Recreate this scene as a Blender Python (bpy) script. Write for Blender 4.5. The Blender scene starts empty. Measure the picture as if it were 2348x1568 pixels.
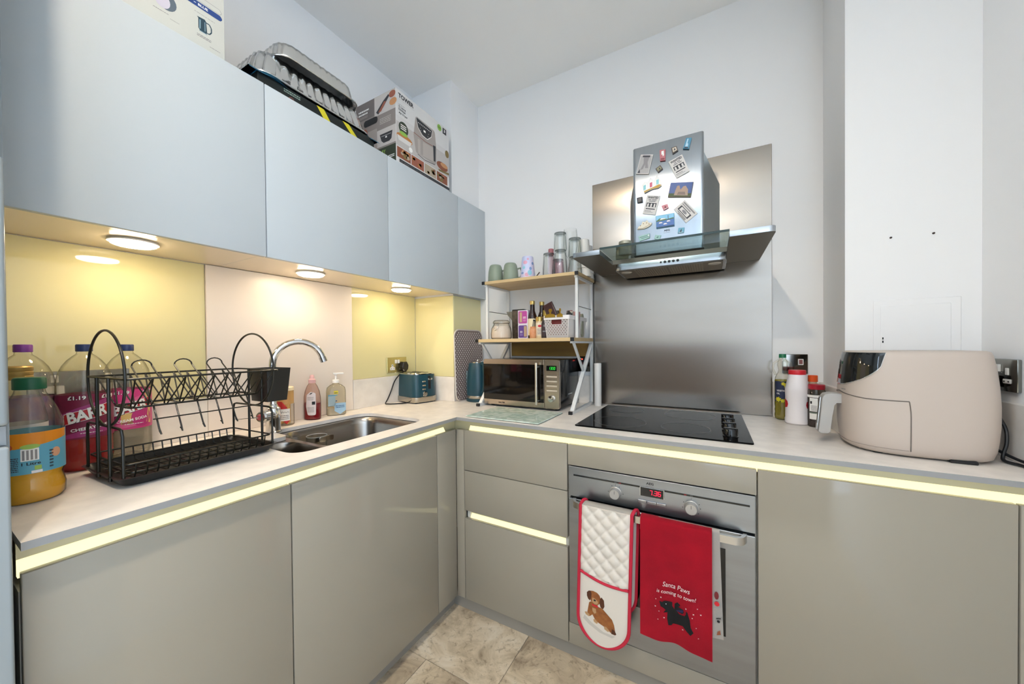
import bpy, bmesh, math, random
from mathutils import Vector, Matrix

# ------------------------------------------------------------------ camera, world, lights, exposure
SC = bpy.context.scene
COL = SC.collection
cam_data = bpy.data.cameras.new('camera')
cam = bpy.data.objects.new('camera', cam_data)
COL.objects.link(cam)
SC.camera = cam
cam_data.sensor_width = 36.0
cam_data.lens = 36.0 * 809.98 / 2348.0
cam_data.shift_y = 16.2 / 2348.0
cam_data.clip_start = 0.02
_R = ((0.87173173, 0.00329034, 0.48997242), (0.48989504, 0.01314432, -0.87168232), (-0.00930848, 0.9999082, 0.0098464))
cam.matrix_world = Matrix(((_R[0][0], _R[0][1], _R[0][2], 1.5899), (_R[1][0], _R[1][1], _R[1][2], -1.8844),
                           (_R[2][0], _R[2][1], _R[2][2], 1.2173), (0, 0, 0, 1)))
SC.view_settings.view_transform = 'Standard'
SC.view_settings.look = 'None'
SC.view_settings.exposure = 0.44
SC.view_settings.gamma = 1.0
SC.view_settings.use_curve_mapping = False
SC.cycles.transparent_max_bounces = 32
SC.cycles.max_bounces = 7
SC.cycles.use_light_tree = False
SC.cycles.caustics_reflective = False
SC.cycles.caustics_refractive = False

FILL_R = 25.0           # cool fill light in an added, unseen window on the right
FILL_L = 84.0           # cool fill light in an added, unseen window on the left
FILL_COL = (0.60, 0.79, 1.0)
SPOT_E = 1080.0         # ceiling downlights
SPOT_COL = (1.0, 0.855, 0.69)
LAMP_E = 41.0          # round lamps under the wall cabinets
LAMP_COL = (1.0, 0.81, 0.56)
LED_E = 0.86            # light strips in the handle channels
LED_COL = (1.0, 0.93, 0.56)

world = bpy.data.worlds.new('world')
SC.world = world
world.use_nodes = True
world.node_tree.nodes['Background'].inputs[0].default_value = (0.72, 0.84, 1.0, 1)
world.node_tree.nodes['Background'].inputs[1].default_value = 0.9

def fill_light(name, w, h, e, loc, rz):  # area light added as daylight fill in a made-up side window
    ld = bpy.data.lights.new(name, 'AREA')
    ld.shape = 'RECTANGLE'; ld.size = w; ld.size_y = h
    ld.energy = e; ld.color = FILL_COL
    lo = bpy.data.objects.new(name, ld)
    COL.objects.link(lo)
    lo.location = loc
    lo.rotation_euler = (math.radians(90), 0, math.radians(rz))
fill_light('window_daylight', 2.0, 1.45, FILL_R, (2.33, -3.7, 1.62), 90)
fill_light('window_daylight', 0.9, 1.45, FILL_L, (-.03, -3.0, 1.62), -90)

# ------------------------------------------------------------------ helpers
def lin(h):
    if isinstance(h, (tuple, list)):
        return (h[0], h[1], h[2], 1.0)
    h = h.lstrip('#')
    out = []
    for i in (0, 2, 4):
        c = int(h[i:i + 2], 16) / 255.0
        out.append(c / 12.92 if c <= 0.04045 else ((c + 0.055) / 1.055) ** 2.4)
    return (out[0], out[1], out[2], 1.0)

_MATS = {}
def mat(name, col='#cccccc', rough=0.5, metal=0.0, spec=0.5, coat=0.0, emit=0.0, ecol=None, var=None, bump=None, aniso=0.0, arot=0.0, sheen=0.0, trans=0.0, ior=1.45, stretch=None):
    """Procedural principled material. var=(scale, col2, contrast), bump=(scale, strength)."""
    if name in _MATS:
        return _MATS[name]
    m = bpy.data.materials.new(name)
    m.use_nodes = True
    nt = m.node_tree
    b = nt.nodes['Principled BSDF']
    c = lin(col)
    b.inputs['Base Color'].default_value = c
    b.inputs['Roughness'].default_value = rough
    b.inputs['Metallic'].default_value = metal
    b.inputs['Specular IOR Level'].default_value = spec
    b.inputs['Coat Weight'].default_value = coat
    b.inputs['Coat Roughness'].default_value = 0.04
    b.inputs['IOR'].default_value = ior
    b.inputs['Transmission Weight'].default_value = trans
    if sheen:
        b.inputs['Sheen Weight'].default_value = sheen
    if aniso:
        b.inputs['Anisotropic'].default_value = aniso
        b.inputs['Anisotropic Rotation'].default_value = arot
    if emit:
        b.inputs['Emission Color'].default_value = lin(ecol if ecol else col)
        b.inputs['Emission Strength'].default_value = emit
    if var or bump:
        tc = nt.nodes.new('ShaderNodeTexCoord')
        mp = nt.nodes.new('ShaderNodeMapping')
        nt.links.new(tc.outputs['Object'], mp.inputs[0])
        if stretch:
            mp.inputs['Scale'].default_value = stretch
        if var:
            n = nt.nodes.new('ShaderNodeTexNoise')
            n.inputs['Scale'].default_value = var[0]
            n.inputs['Detail'].default_value = 6
            nt.links.new(mp.outputs[0], n.inputs['Vector'])
            r = nt.nodes.new('ShaderNodeValToRGB')
            k = var[2] if len(var) > 2 else 0.2
            r.color_ramp.elements[0].position = 0.5 - k
            r.color_ramp.elements[1].position = 0.5 + k
            r.color_ramp.elements[0].color = c
            r.color_ramp.elements[1].color = lin(var[1])
            nt.links.new(n.outputs['Fac'], r.inputs[0])
            nt.links.new(r.outputs[0], b.inputs['Base Color'])
        if bump:
            n2 = nt.nodes.new('ShaderNodeTexNoise')
            n2.inputs['Scale'].default_value = bump[0]
            n2.inputs['Detail'].default_value = 4
            nt.links.new(mp.outputs[0], n2.inputs['Vector'])
            bp = nt.nodes.new('ShaderNodeBump')
            bp.inputs['Strength'].default_value = bump[1]
            bp.inputs['Distance'].default_value = 0.002
            nt.links.new(n2.outputs['Fac'], bp.inputs['Height'])
            nt.links.new(bp.outputs[0], b.inputs['Normal'])
    _MATS[name] = m
    return m

def clear(name, tint='#ffffff', edge='#8a8f90', gloss=0.05, amount=0.0, body='#ffffff'):
    """Thin clear plastic or glass: transparent, fresnel gloss, darker at grazing edges; amount = share of milky body."""
    if name in _MATS:
        return _MATS[name]
    m = bpy.data.materials.new(name)
    m.use_nodes = True
    nt = m.node_tree
    nt.nodes.clear()
    out = nt.nodes.new('ShaderNodeOutputMaterial')
    lw = nt.nodes.new('ShaderNodeLayerWeight'); lw.inputs[0].default_value = 0.5
    cr = nt.nodes.new('ShaderNodeValToRGB')
    cr.color_ramp.elements[0].color = lin(tint); cr.color_ramp.elements[0].position = 0.45
    cr.color_ramp.elements[1].color = lin(edge); cr.color_ramp.elements[1].position = 1.0
    nt.links.new(lw.outputs['Facing'], cr.inputs[0])
    tr = nt.nodes.new('ShaderNodeBsdfTransparent')
    nt.links.new(cr.outputs[0], tr.inputs[0])
    gl = nt.nodes.new('ShaderNodeBsdfGlossy'); gl.inputs['Roughness'].default_value = gloss
    pw = nt.nodes.new('ShaderNodeMath'); pw.operation = 'POWER'; pw.inputs[1].default_value = 5.0
    nt.links.new(lw.outputs['Facing'], pw.inputs[0])
    ma = nt.nodes.new('ShaderNodeMath'); ma.operation = 'MULTIPLY_ADD'; ma.inputs[1].default_value = 0.55; ma.inputs[2].default_value = 0.045
    nt.links.new(pw.outputs[0], ma.inputs[0])
    mx = nt.nodes.new('ShaderNodeMixShader')
    nt.links.new(ma.outputs[0], mx.inputs[0])
    nt.links.new(tr.outputs[0], mx.inputs[1]); nt.links.new(gl.outputs[0], mx.inputs[2])
    last = mx
    if amount:
        df = nt.nodes.new('ShaderNodeBsdfDiffuse'); df.inputs[0].default_value = lin(body)
        m2 = nt.nodes.new('ShaderNodeMixShader'); m2.inputs[0].default_value = amount
        nt.links.new(mx.outputs[0], m2.inputs[1]); nt.links.new(df.outputs[0], m2.inputs[2])
        last = m2
    nt.links.new(last.outputs[0], out.inputs[0])
    _MATS[name] = m
    return m

def smooth(pts, n=6):
    """Catmull-Rom curve through the points"""
    P = [Vector(p) for p in pts]
    P = [P[0] * 2 - P[1]] + P + [P[-1] * 2 - P[-2]]
    out = []
    for i in range(1, len(P) - 2):
        for k in range(n):
            t = k / n
            a, b, c, d = P[i - 1], P[i], P[i + 1], P[i + 2]
            out.append(((b * 2) + (c - a) * t + (a * 2 - b * 5 + c * 4 - d) * t * t + (b * 3 - a - c * 3 + d) * t ** 3) * .5)
    out.append(P[-2])
    return out

def rrect(x0, x1, y0, y1, r, n=5):
    r = min(r, (x1 - x0) / 2 - 1e-5, (y1 - y0) / 2 - 1e-5)
    pts = []
    for cx, cy, a0 in ((x1 - r, y1 - r, 0), (x0 + r, y1 - r, 90), (x0 + r, y0 + r, 180), (x1 - r, y0 + r, 270)):
        for i in range(n + 1):
            a = math.radians(a0 + 90.0 * i / n)
            pts.append((cx + r * math.cos(a), cy + r * math.sin(a)))
    return pts

def round_poly(pts, radii, n=6):
    """Fillet the corners of a polygon."""
    out = []
    L = len(pts)
    for i, p in enumerate(pts):
        r = radii[i] if isinstance(radii, (list, tuple)) else radii
        P = Vector(p); A = Vector(pts[i - 1]); B = Vector(pts[(i + 1) % L])
        if r <= 0:
            out.append(tuple(P)); continue
        da = (A - P).normalized(); db = (B - P).normalized()
        ang = da.angle(db)
        t = min(r / math.tan(ang / 2), (A - P).length * .49, (B - P).length * .49)
        p0 = P + da * t; p1 = P + db * t
        for k in range(n + 1):
            s = k / n
            out.append(tuple(p0 * (1 - s) ** 2 + P * 2 * s * (1 - s) + p1 * s ** 2))
    return out

def ell(cx, cy, rx, ry=None, n=28, a0=0.0, a1=360.0):
    ry = rx if ry is None else ry
    full = abs(a1 - a0 - 360) < 1e-6
    m = n if full else n + 1
    return [(cx + rx * math.cos(math.radians(a0 + (a1 - a0) * i / n)), cy + ry * math.sin(math.radians(a0 + (a1 - a0) * i / n))) for i in range(m)]

class MB:
    """Collects shapes that become ONE mesh object."""
    def __init__(self):
        self.bm = bmesh.new()
        self.mi = 0
    def m(self, i):
        self.mi = i
        return self
    def face(self, vs):
        try:
            f = self.bm.faces.new(vs)
            f.material_index = self.mi
            return f
        except ValueError:
            return None
    def pts(self, ps):
        return [self.bm.verts.new(p) for p in ps]
    def box(self, x0, x1, y0, y1, z0, z1, b=0.0, seg=2):
        t = bmesh.new()
        bmesh.ops.create_cube(t, size=1.0)
        for v in t.verts:
            v.co = ((x0 + x1) / 2 + v.co.x * (x1 - x0), (y0 + y1) / 2 + v.co.y * (y1 - y0), (z0 + z1) / 2 + v.co.z * (z1 - z0))
        if b > 0:
            bmesh.ops.bevel(t, geom=list(t.edges), offset=b, segments=seg, profile=0.5, affect='EDGES')
        self.merge(t)
        return self
    def merge(self, t, M=None):
        mp = {}
        for v in t.verts:
            mp[v] = self.bm.verts.new(M @ v.co if M else v.co)
        for f in t.faces:
            self.face([mp[v] for v in f.verts])
        t.free()
    def loft(self, rings, cap0=True, cap1=True, closed=False):
        R = [self.pts(r) for r in rings]
        n = len(R[0])
        K = len(R)
        for k in range(K if closed else K - 1):
            a, b = R[k], R[(k + 1) % K]
            for i in range(n):
                j = (i + 1) % n
                self.face([a[i], a[j], b[j], b[i]])
        if not closed:
            if cap0: self.face(list(reversed(R[0])))
            if cap1: self.face(R[-1])
        return self
    def sheet(self, rows):
        R = [self.pts(r) for r in rows]
        for a, b in zip(R, R[1:]):
            for i in range(len(a) - 1):
                self.face([a[i], a[i + 1], b[i + 1], b[i]])
        return self
    def lathe(self, prof, c=(0, 0, 0), seg=28, axis='z', sx=1.0, sy=1.0, cap0=True, cap1=True, wob=None):
        rings = []
        for r, z in prof:
            ring = []
            for i in range(seg):
                a = 2 * math.pi * i / seg
                rr = r * (wob(a, z) if wob else 1.0)
                p = (rr * math.cos(a) * sx, rr * math.sin(a) * sy, z)
                if axis == 'x': p = (p[2], p[0], p[1])
                elif axis == 'y': p = (p[1], p[2], p[0])
                ring.append((p[0] + c[0], p[1] + c[1], p[2] + c[2]))
            rings.append(ring)
        return self.loft(rings, cap0, cap1)
    def tube(self, path, r, seg=8, closed=False, flat=None):
        P = [Vector(p) for p in path]
        n = len(P)
        rings = []
        prev = None
        for i in range(n):
            if closed:
                t = (P[(i + 1) % n] - P[i - 1]).normalized()
            else:
                t = (P[min(i + 1, n - 1)] - P[max(i - 1, 0)]).normalized()
            if prev is None:
                up = Vector((0, 0, 1)) if abs(t.z) < 0.9 else Vector((1, 0, 0))
                nn = (up - t * up.dot(t)).normalized()
            else:
                nn = prev - t * prev.dot(t)
                nn = nn.normalized() if nn.length > 1e-6 else Vector((1, 0, 0))
            prev = nn
            bb = t.cross(nn)
            rr = r[i] if isinstance(r, (list, tuple)) else r
            fa, fb = flat if flat else (1, 1)
            rings.append([P[i] + nn * (rr * fa * math.cos(2 * math.pi * k / seg)) + bb * (rr * fb * math.sin(2 * math.pi * k / seg)) for k in range(seg)])
        return self.loft(rings, True, True, closed)
    def prism(self, poly, h0, h1, plane='xy', b=0.0):
        def P(u, v, h):
            return {'xy': (u, v, h), 'yz': (h, u, v), 'xz': (u, h, v)}[plane]
        if b > 0:
            cx = sum(p[0] for p in poly) / len(poly); cy = sum(p[1] for p in poly) / len(poly)
            ext = max(max(abs(p[0] - cx), abs(p[1] - cy)) for p in poly)
            k = 1 - b / ext
            ins = [(cx + (p[0] - cx) * k, cy + (p[1] - cy) * k) for p in poly]
            rings = [[P(u, v, h0) for u, v in ins], [P(u, v, h0 + b) for u, v in poly], [P(u, v, h1 - b) for u, v in poly], [P(u, v, h1) for u, v in ins]]
        else:
            rings = [[P(u, v, h0) for u, v in poly], [P(u, v, h1) for u, v in poly]]
        return self.loft(rings)
    def bar(self, a, b, w, d=None):
        """square bar between two points"""
        a = Vector(a); b = Vector(b); t = (b - a).normalized()
        up = Vector((0, 0, 1)) if abs(t.z) < 0.95 else Vector((0, 1, 0))
        s = t.cross(up).normalized(); u = s.cross(t)
        d = w if d is None else d
        rings = []
        for p in (a, b):
            rings.append([p + s * (i * w / 2) + u * (j * d / 2) for i, j in ((-1, -1), (1, -1), (1, 1), (-1, 1))])
        return self.loft(rings)
    def plate(self, outer, holes, z0, z1):
        """flat plate with holes, extruded"""
        t = bmesh.new()
        for loop in [outer] + holes:
            vs = [t.verts.new((p[0], p[1], z1)) for p in loop]
            for i in range(len(vs)):
                t.edges.new((vs[i], vs[(i + 1) % len(vs)]))
        bmesh.ops.triangle_fill(t, use_beauty=True, use_dissolve=False, edges=list(t.edges), normal=(0, 0, 1))
        g = bmesh.ops.extrude_face_region(t, geom=list(t.faces))
        for v in [e for e in g['geom'] if isinstance(e, bmesh.types.BMVert)]:
            v.co.z = z0
        bmesh.ops.recalc_face_normals(t, faces=list(t.faces))
        self.merge(t)
        return self
    def build(self, name, mats, parent=None, loc=None, ang=35, smooth=True, recalc=True, label=None):
        me = bpy.data.meshes.new(name)
        if recalc:
            bmesh.ops.recalc_face_normals(self.bm, faces=list(self.bm.faces))
        if parent is not None and parent.name in WORLD_T:
            L = WORLD_T[parent.name]
            for v in self.bm.verts: v.co -= L
        self.bm.to_mesh(me)
        self.bm.free()
        for m in (mats if isinstance(mats, (list, tuple)) else [mats]):
            me.materials.append(m)
        if smooth:
            me.shade_smooth()
            me.set_sharp_from_angle(angle=math.radians(ang))
        o = bpy.data.objects.new(name, me)
        COL.objects.link(o)
        if parent is not None:
            o.parent = parent
            if parent.name in WORLD_T:
                WORLD_T[o.name] = WORLD_T[parent.name].copy()
        if loc is not None:
            o.location = loc
        if label: o['label'] = label
        return o

WORLD_T = {}   # things whose parts are written in room coordinates (offset subtracted when built)

def tag(o, label, cat, group=None):
    o['label'] = label
    o['category'] = cat
    if group: o['group'] = group
    return o

def thing(name, label, cat, loc=(0, 0, 0), rotz=0.0, group=None, room=True):
    o = bpy.data.objects.new(name, None)
    o.empty_display_size = 0.03
    COL.objects.link(o)
    o.location = loc
    o.rotation_euler = (0, 0, rotz)
    tag(o, label, cat, group)
    if room:
        WORLD_T[o.name] = Vector(loc)
    return o

def struct(name, mb, m, parent=None):
    o = mb.build(name, m, parent)
    if parent is None:
        o['kind'] = 'structure'
    return o

def dup(root, loc, rotz, label, group=None):
    r = root.copy(); COL.objects.link(r)
    r.location = loc; r.rotation_euler = (0, 0, rotz)
    r['label'] = label
    if group: r['group'] = group
    for ch in root.children:
        c = ch.copy(); COL.objects.link(c); c.parent = r
        for g in ch.children:
            d = g.copy(); COL.objects.link(d); d.parent = c
    return r

# ---- flat print: lettering and pictures laid on a surface
_TXT = {}
def text_mesh(s, bold=0.0):
    key = (s, bold)
    if key not in _TXT:
        cu = bpy.data.curves.new('txt', 'FONT')
        cu.body = s; cu.size = 1.0; cu.offset = bold; cu.resolution_u = 3
        ob = bpy.data.objects.new('txt', cu)
        COL.objects.link(ob)
        bpy.context.view_layer.update()
        me = bpy.data.meshes.new_from_object(ob.evaluated_get(bpy.context.evaluated_depsgraph_get()))
        vs = [(v.co.x, v.co.y) for v in me.vertices]
        fs = [tuple(p.vertices) for p in me.polygons]
        bpy.data.objects.remove(ob); bpy.data.curves.remove(cu); bpy.data.meshes.remove(me)
        xs = [v[0] for v in vs]; ys = [v[1] for v in vs]
        _TXT[key] = (vs, fs, min(xs), max(xs), min(ys), max(ys))
    return _TXT[key]

class Print:
    def __init__(self):
        self.items = []; self.mats = []
    def _mi(self, m):
        if m not in self.mats: self.mats.append(m)
        return self.mats.index(m)
    def poly(self, pts, m, layer=0):
        self.items.append(([tuple(p) for p in pts], [tuple(range(len(pts)))], self._mi(m), layer)); return self
    def rect(self, x0, x1, y0, y1, m, layer=0):
        return self.poly([(x0, y0), (x1, y0), (x1, y1), (x0, y1)], m, layer)
    def disc(self, cx, cy, r, m, layer=0, ry=None, n=24):
        return self.poly(ell(cx, cy, r, ry, n), m, layer)
    def line(self, pts, w, m, layer=0):
        for a, b in zip(pts, pts[1:]):
            A = Vector(a); B = Vector(b); d = (B - A)
            if d.length < 1e-9: continue
            nn = Vector((-d.y, d.x)).normalized() * (w / 2)
            self.poly([tuple(A + nn), tuple(A - nn), tuple(B - nn), tuple(B + nn)], m, layer)
        return self
    def text(self, s, x0, x1, y0, y1, m, layer=1, bold=0.0, ang=0.0, shear=0.0):
        """fit the string into the rectangle"""
        vs, fs, a, b, c, d = text_mesh(s, bold)
        cx, cy = (x0 + x1) / 2, (y0 + y1) / 2
        out = []
        for x, y in vs:
            u = (x - a) / (b - a) * (x1 - x0) - (x1 - x0) / 2
            v = (y - c) / (d - c) * (y1 - y0) - (y1 - y0) / 2
            u, v = u + shear * v, v
            if ang:
                u, v = u * math.cos(ang) - v * math.sin(ang), u * math.sin(ang) + v * math.cos(ang)
            out.append((cx + u, cy + v))
        self.items.append((out, fs, self._mi(m), layer)); return self
    def rows(self, x0, x1, y0, y1, n, m, layer=1, seed=1, fill=0.5):
        """unreadable small print: short dashes in rows"""
        rnd = random.Random(seed)
        h = (y1 - y0) / n
        for k in range(n):
            x = x0
            yb = y0 + k * h
            while x < x1:
                w = (x1 - x0) * rnd.uniform(.06, .2)
                self.rect(x, min(x + w, x1), yb, yb + h * fill, m, layer)
                x += w + (x1 - x0) * .03
        return self
    def build(self, name, parent, mp, step=None, base=0.0004, gap=0.00025, label=None):
        """mp(u, v, h) -> point on the surface, h above it"""
        bm = bmesh.new()
        for vs, fs, mi, layer in self.items:
            t = bmesh.new()
            V = [t.verts.new((x, y, 0)) for x, y in vs]
            for f in fs:
                try: t.faces.new([V[i] for i in f])
                except ValueError: pass
            if step:
                xs = [v[0] for v in vs]
                lo, hi = min(xs), max(xs)
                k = math.ceil(lo / step)
                while k * step < hi:
                    bmesh.ops.bisect_plane(t, geom=list(t.verts) + list(t.edges) + list(t.faces), plane_co=(k * step, 0, 0), plane_no=(1, 0, 0), dist=1e-7)
                    k += 1
            h = base + gap * layer
            mpv = {}
            for v in t.verts:
                mpv[v] = bm.verts.new(mp(v.co.x, v.co.y, h))
            for f in t.faces:
                try:
                    nf = bm.faces.new([mpv[v] for v in f.verts]); nf.material_index = mi
                except ValueError: pass
            t.free()
        mb = MB(); mb.bm.free(); mb.bm = bm
        return mb.build(name, self.mats, parent, smooth=False, recalc=False, label=label)

def plane_uv(o, ax=0, bx=2, k=1.0):
    uv = o.data.uv_layers.new(name='uv')
    for l in o.data.loops:
        c = o.data.vertices[l.vertex_index].co
        uv.data[l.index].uv = (c[ax] * k, c[bx] * k)
    return o

def on_x(x):      # facing +x: u = y, v = z
    return lambda u, v, h: (x + h, u, v)
def on_yneg(y):   # facing -y: u = x, v = z
    return lambda u, v, h: (u, y - h, v)
def on_z(z):
    return lambda u, v, h: (u, v, z + h)
def on_cyl(cx, cy, r, a0=0.0):
    """u = arc length from angle a0 (radians, measured from +x ccw), v = z"""
    rf = r if callable(r) else (lambda z: r)
    def f(u, v, h):
        rr = rf(v) + h
        a = a0 + u / rf(v)
        return (cx + rr * math.cos(a), cy + rr * math.sin(a), v)
    return f

def stone_mat(name, cols, seed):
    m = bpy.data.materials.new(name); m.use_nodes = True
    nt = m.node_tree; b = nt.nodes['Principled BSDF']
    b.inputs['Roughness'].default_value = .36
    tc = nt.nodes.new('ShaderNodeTexCoord'); mp = nt.nodes.new('ShaderNodeMapping')
    mp.inputs['Location'].default_value = (seed * 3.1, seed * 1.7, 0)
    oi = nt.nodes.new('ShaderNodeObjectInfo'); ad = nt.nodes.new('ShaderNodeVectorMath'); ad.operation = 'ADD'
    mu = nt.nodes.new('ShaderNodeVectorMath'); mu.operation = 'SCALE'; mu.inputs['Scale'].default_value = 7.0
    nt.links.new(oi.outputs['Random'], mu.inputs[0]); nt.links.new(tc.outputs['Object'], ad.inputs[0]); nt.links.new(mu.outputs[0], ad.inputs[1]); nt.links.new(ad.outputs[0], mp.inputs[0])
    def noise(sc, det, dist):
        n = nt.nodes.new('ShaderNodeTexNoise'); n.inputs['Scale'].default_value = sc; n.inputs['Detail'].default_value = det; n.inputs['Distortion'].default_value = dist; n.inputs['Roughness'].default_value = .65
        nt.links.new(mp.outputs[0], n.inputs['Vector']); return n
    n1 = noise(7, 8, 1.2); r1 = nt.nodes.new('ShaderNodeValToRGB'); e = r1.color_ramp.elements
    e[0].position = .30; e[0].color = lin(cols[2]); e[1].position = .72; e[1].color = lin(cols[3])
    for p_, c_ in ((.43, cols[1]), (.54, cols[0])):
        k = e.new(p_); k.color = lin(c_)
    nt.links.new(n1.outputs['Fac'], r1.inputs[0])
    n2 = noise(48, 6, .6); r2 = nt.nodes.new('ShaderNodeValToRGB'); r2.color_ramp.elements[0].position = .30; r2.color_ramp.elements[0].color = (.42, .38, .34, 1); r2.color_ramp.elements[1].position = .46; r2.color_ramp.elements[1].color = (1, 1, 1, 1)
    nt.links.new(n2.outputs['Fac'], r2.inputs[0])
    mx = nt.nodes.new('ShaderNodeMix'); mx.data_type = 'RGBA'; mx.blend_type = 'MULTIPLY'; mx.inputs[0].default_value = .8
    nt.links.new(r1.outputs[0], mx.inputs[6]); nt.links.new(r2.outputs[0], mx.inputs[7]); nt.links.new(mx.outputs[2], b.inputs['Base Color'])
    bp = nt.nodes.new('ShaderNodeBump'); bp.inputs['Strength'].default_value = .25; bp.inputs['Distance'].default_value = .002
    nt.links.new(n2.outputs['Fac'], bp.inputs['Height']); nt.links.new(bp.outputs[0], b.inputs['Normal'])
    return m

# ------------------------------------------------------------------ shared materials
WHITE = mat('print_white', '#f4f2ee', .5)
BLACK = mat('print_black', '#15161a', .5)
GREYP = mat('print_grey', '#77777a', .55)
REDP = mat('print_red', '#c3202c', .5)
WALL = mat('wall_paint', '#eeedec', .62)
CEIL = mat('ceiling_paint', '#f8f7f5', .75)
GLOSS_UP = mat('gloss_white_door', '#bcc3c7', .2, spec=.45)
GLOSS_LO = mat('gloss_warm_grey_door', '#968f82', .07, spec=.5)
CARCASS = mat('carcass_board', '#d8d3c8', .45)
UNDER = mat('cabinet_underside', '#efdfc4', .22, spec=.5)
QUARTZ = mat('worktop_quartz', '#eee6dd', .33, var=(22, '#e2dad2', .16))
STEEL = mat('brushed_steel', '#b4b3b1', .3, metal=1.0, var=(40, '#a3a19e', .3), stretch=(.04, 1, 1))
STEEL_V = mat('brushed_steel_upright', '#b9b8b6', .3, metal=1.0, var=(30, '#a8a6a3', .3), stretch=(1, 1, .04))
CHROME = mat('chrome', '#d8d8d8', .07, metal=1.0)
BLK_GLOSS = mat('black_gloss', '#0b0b0c', .06, spec=.6)
BLK = mat('black_plastic', '#17171a', .42)
BLK_WIRE = mat('black_coated_wire', '#16150f', .34, spec=.5)
TEAL = mat('teal_enamel', '#1d414e', .3, spec=.5)
YELLOW = mat('yellow_glass_panel', '#dcd3a0', .05, spec=.55, coat=.5)
WHITE_PL = mat('white_plastic', '#eeece8', .35)
WHITE_MET = mat('white_painted_metal', '#d9d9d7', .38)
WOOD = mat('oak_veneer', '#d6bd90', .5, var=(9, '#c2a475', .25), stretch=(.15, 2, 2))
TILE_G = clear('clear_glass', '#f4f8f6', '#6f7a78', .02)
PET = clear('clear_plastic', '#fbfaf5', '#b3afa1', .06, .035, '#e9e6dc')
SPL_ROT = 0.0
# ------------------------------------------------------------------ room shell
XR, HC = 2.300, 2.742
mb = MB(); mb.box(-.1, 2.4, -5.6, .1, -.06, -.004)
floor = struct('floor', mb, mat('floor_joint', '#8f8474', .7))
stone = [stone_mat('stone_tile_%s' % 'abcd'[i], c, i) for i, c in enumerate((('#cbb99d', '#b3a188', '#8d7c67', '#dccfba'), ('#c2b096', '#ab9a82', '#86766a', '#d6c8b2'), ('#d0bfa5', '#b9a88f', '#94836c', '#e0d4c0'), ('#c6b498', '#ad9c82', '#807160', '#d8cab2')))]
rnd = random.Random(4)
tile_cache = {}
row = 0
y = -.566
while y > -5.4:
    x = .322 - .6 * 2 + (0 if row % 2 == 0 else .3)
    while x < 2.3:
        x0, x1 = max(x, .0), min(x + .6, 2.3)
        if x1 - x0 > .03:
            k = (round(x1 - x0, 3), rnd.randrange(4))
            if k not in tile_cache:
                t = MB(); t.box(0, k[0] - .002, -.298, 0, -.004, 0, .0012, 1)
                o = t.build('tile', stone[k[1]], floor)
                tile_cache[k] = o
            else:
                o = tile_cache[k].copy(); COL.objects.link(o); o.parent = floor
            o.location = (x0, y, 0)
        x += .6
    y -= .3
    row += 1
mb = MB(); mb.box(-.1, 2.4, -5.6, .1, HC, HC + .08)
struct('ceiling', mb, CEIL)
mb = MB()
mb.box(-.1, 0, -2.53, .1, -.06, HC); mb.box(-.1, 0, -5.6, -3.47, -.06, HC); mb.box(-.1, 0, -3.47, -2.53, -.06, .88); mb.box(-.1, 0, -3.47, -2.53, 2.36, HC)
struct('wall_left', mb, WALL)
mb = MB(); mb.box(0, 2.4, 0, .1, -.06, HC)
struct('wall_back', mb, WALL)
mb = MB()
mb.box(XR, 2.4, -2.68, 0, -.06, HC); mb.box(XR, 2.4, -5.6, -4.72, -.06, HC); mb.box(XR, 2.4, -4.72, -2.68, -.06, .88); mb.box(XR, 2.4, -4.72, -2.68, 2.36, HC)
struct('wall_right', mb, WALL)
mb = MB(); mb.box(1.992, XR, -.268, 0, .0, HC)
struct('wall_pier', mb, WALL)
mb = MB(); mb.box(0, .297, -.273, 0, .9, HC)
struct('wall_column', mb, WALL)
mb = MB(); mb.box(0, XR, -5.6, -5.5, 0, HC)
struct('wall_front', mb, WALL)
mb = MB(); mb.box(0, XR, -5.5, -5.46, 0, 1.22)
struct('trim_12', mb, mat('wainscot_brown', '#5a4635', .6))  # unseen brown band, added to darken what the steel splashback reflects
def frame(n, x0, x1, y0, y1):  # frames of the unseen windows, added around the fill lights
    q = MB()
    for a, b_, c, d in ((y0, y1, .88, .93), (y0, y1, 2.31, 2.36), (y0, y0 + .05, .93, 2.31), (y1 - .05, y1, .93, 2.31)): q.box(x0, x1, a, b_, c, d, .004)
    struct('window_%d' % n, q, WHITE_PL)
frame(1, 2.34, 2.39, -4.72, -2.68)
frame(2, -.09, -.04, -3.47, -2.53)

# upstands (white quartz strips) along the worktop
def trim(n, *b):
    q = MB(); q.box(*b, .0015, 1)
    return struct('trim_%d' % n, q, mat('upstand_quartz', '#e6e0d8', .35, var=(22, '#dcd5cc', .2)))
trim(1, 0, .014, -1.777, -1.316, .9, 1.04)
trim(2, 0, .014, -.721, -.288, .9, 1.05)
trim(3, 0, .311, -.287, -.273, .9, 1.04)
trim(4, .297, .311, -.272, -.015, .9, 1.04)
trim(5, .312, 1.037, -.014, 0, .9, 1.05)
trim(6, 1.823, 1.977, -.014, 0, .9, 1.052)
trim(7, 1.978, 1.992, -.268, 0, .9, 1.055)
trim(8, 1.978, 2.285, -.282, -.268, .9, 1.055)
trim(9, 2.286, 2.3, -.633, -.268, .9, 1.052)
# plinths
PLINTH = mat('plinth_grey', '#8f8a82', .4)
q = MB(); q.box(.50, .53, -1.777, -.572, 0, .066); struct('trim_10', q, PLINTH)
q = MB(); q.box(.532, 2.298, -.575, -.545, 0, .066); struct('trim_11', q, PLINTH)

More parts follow.
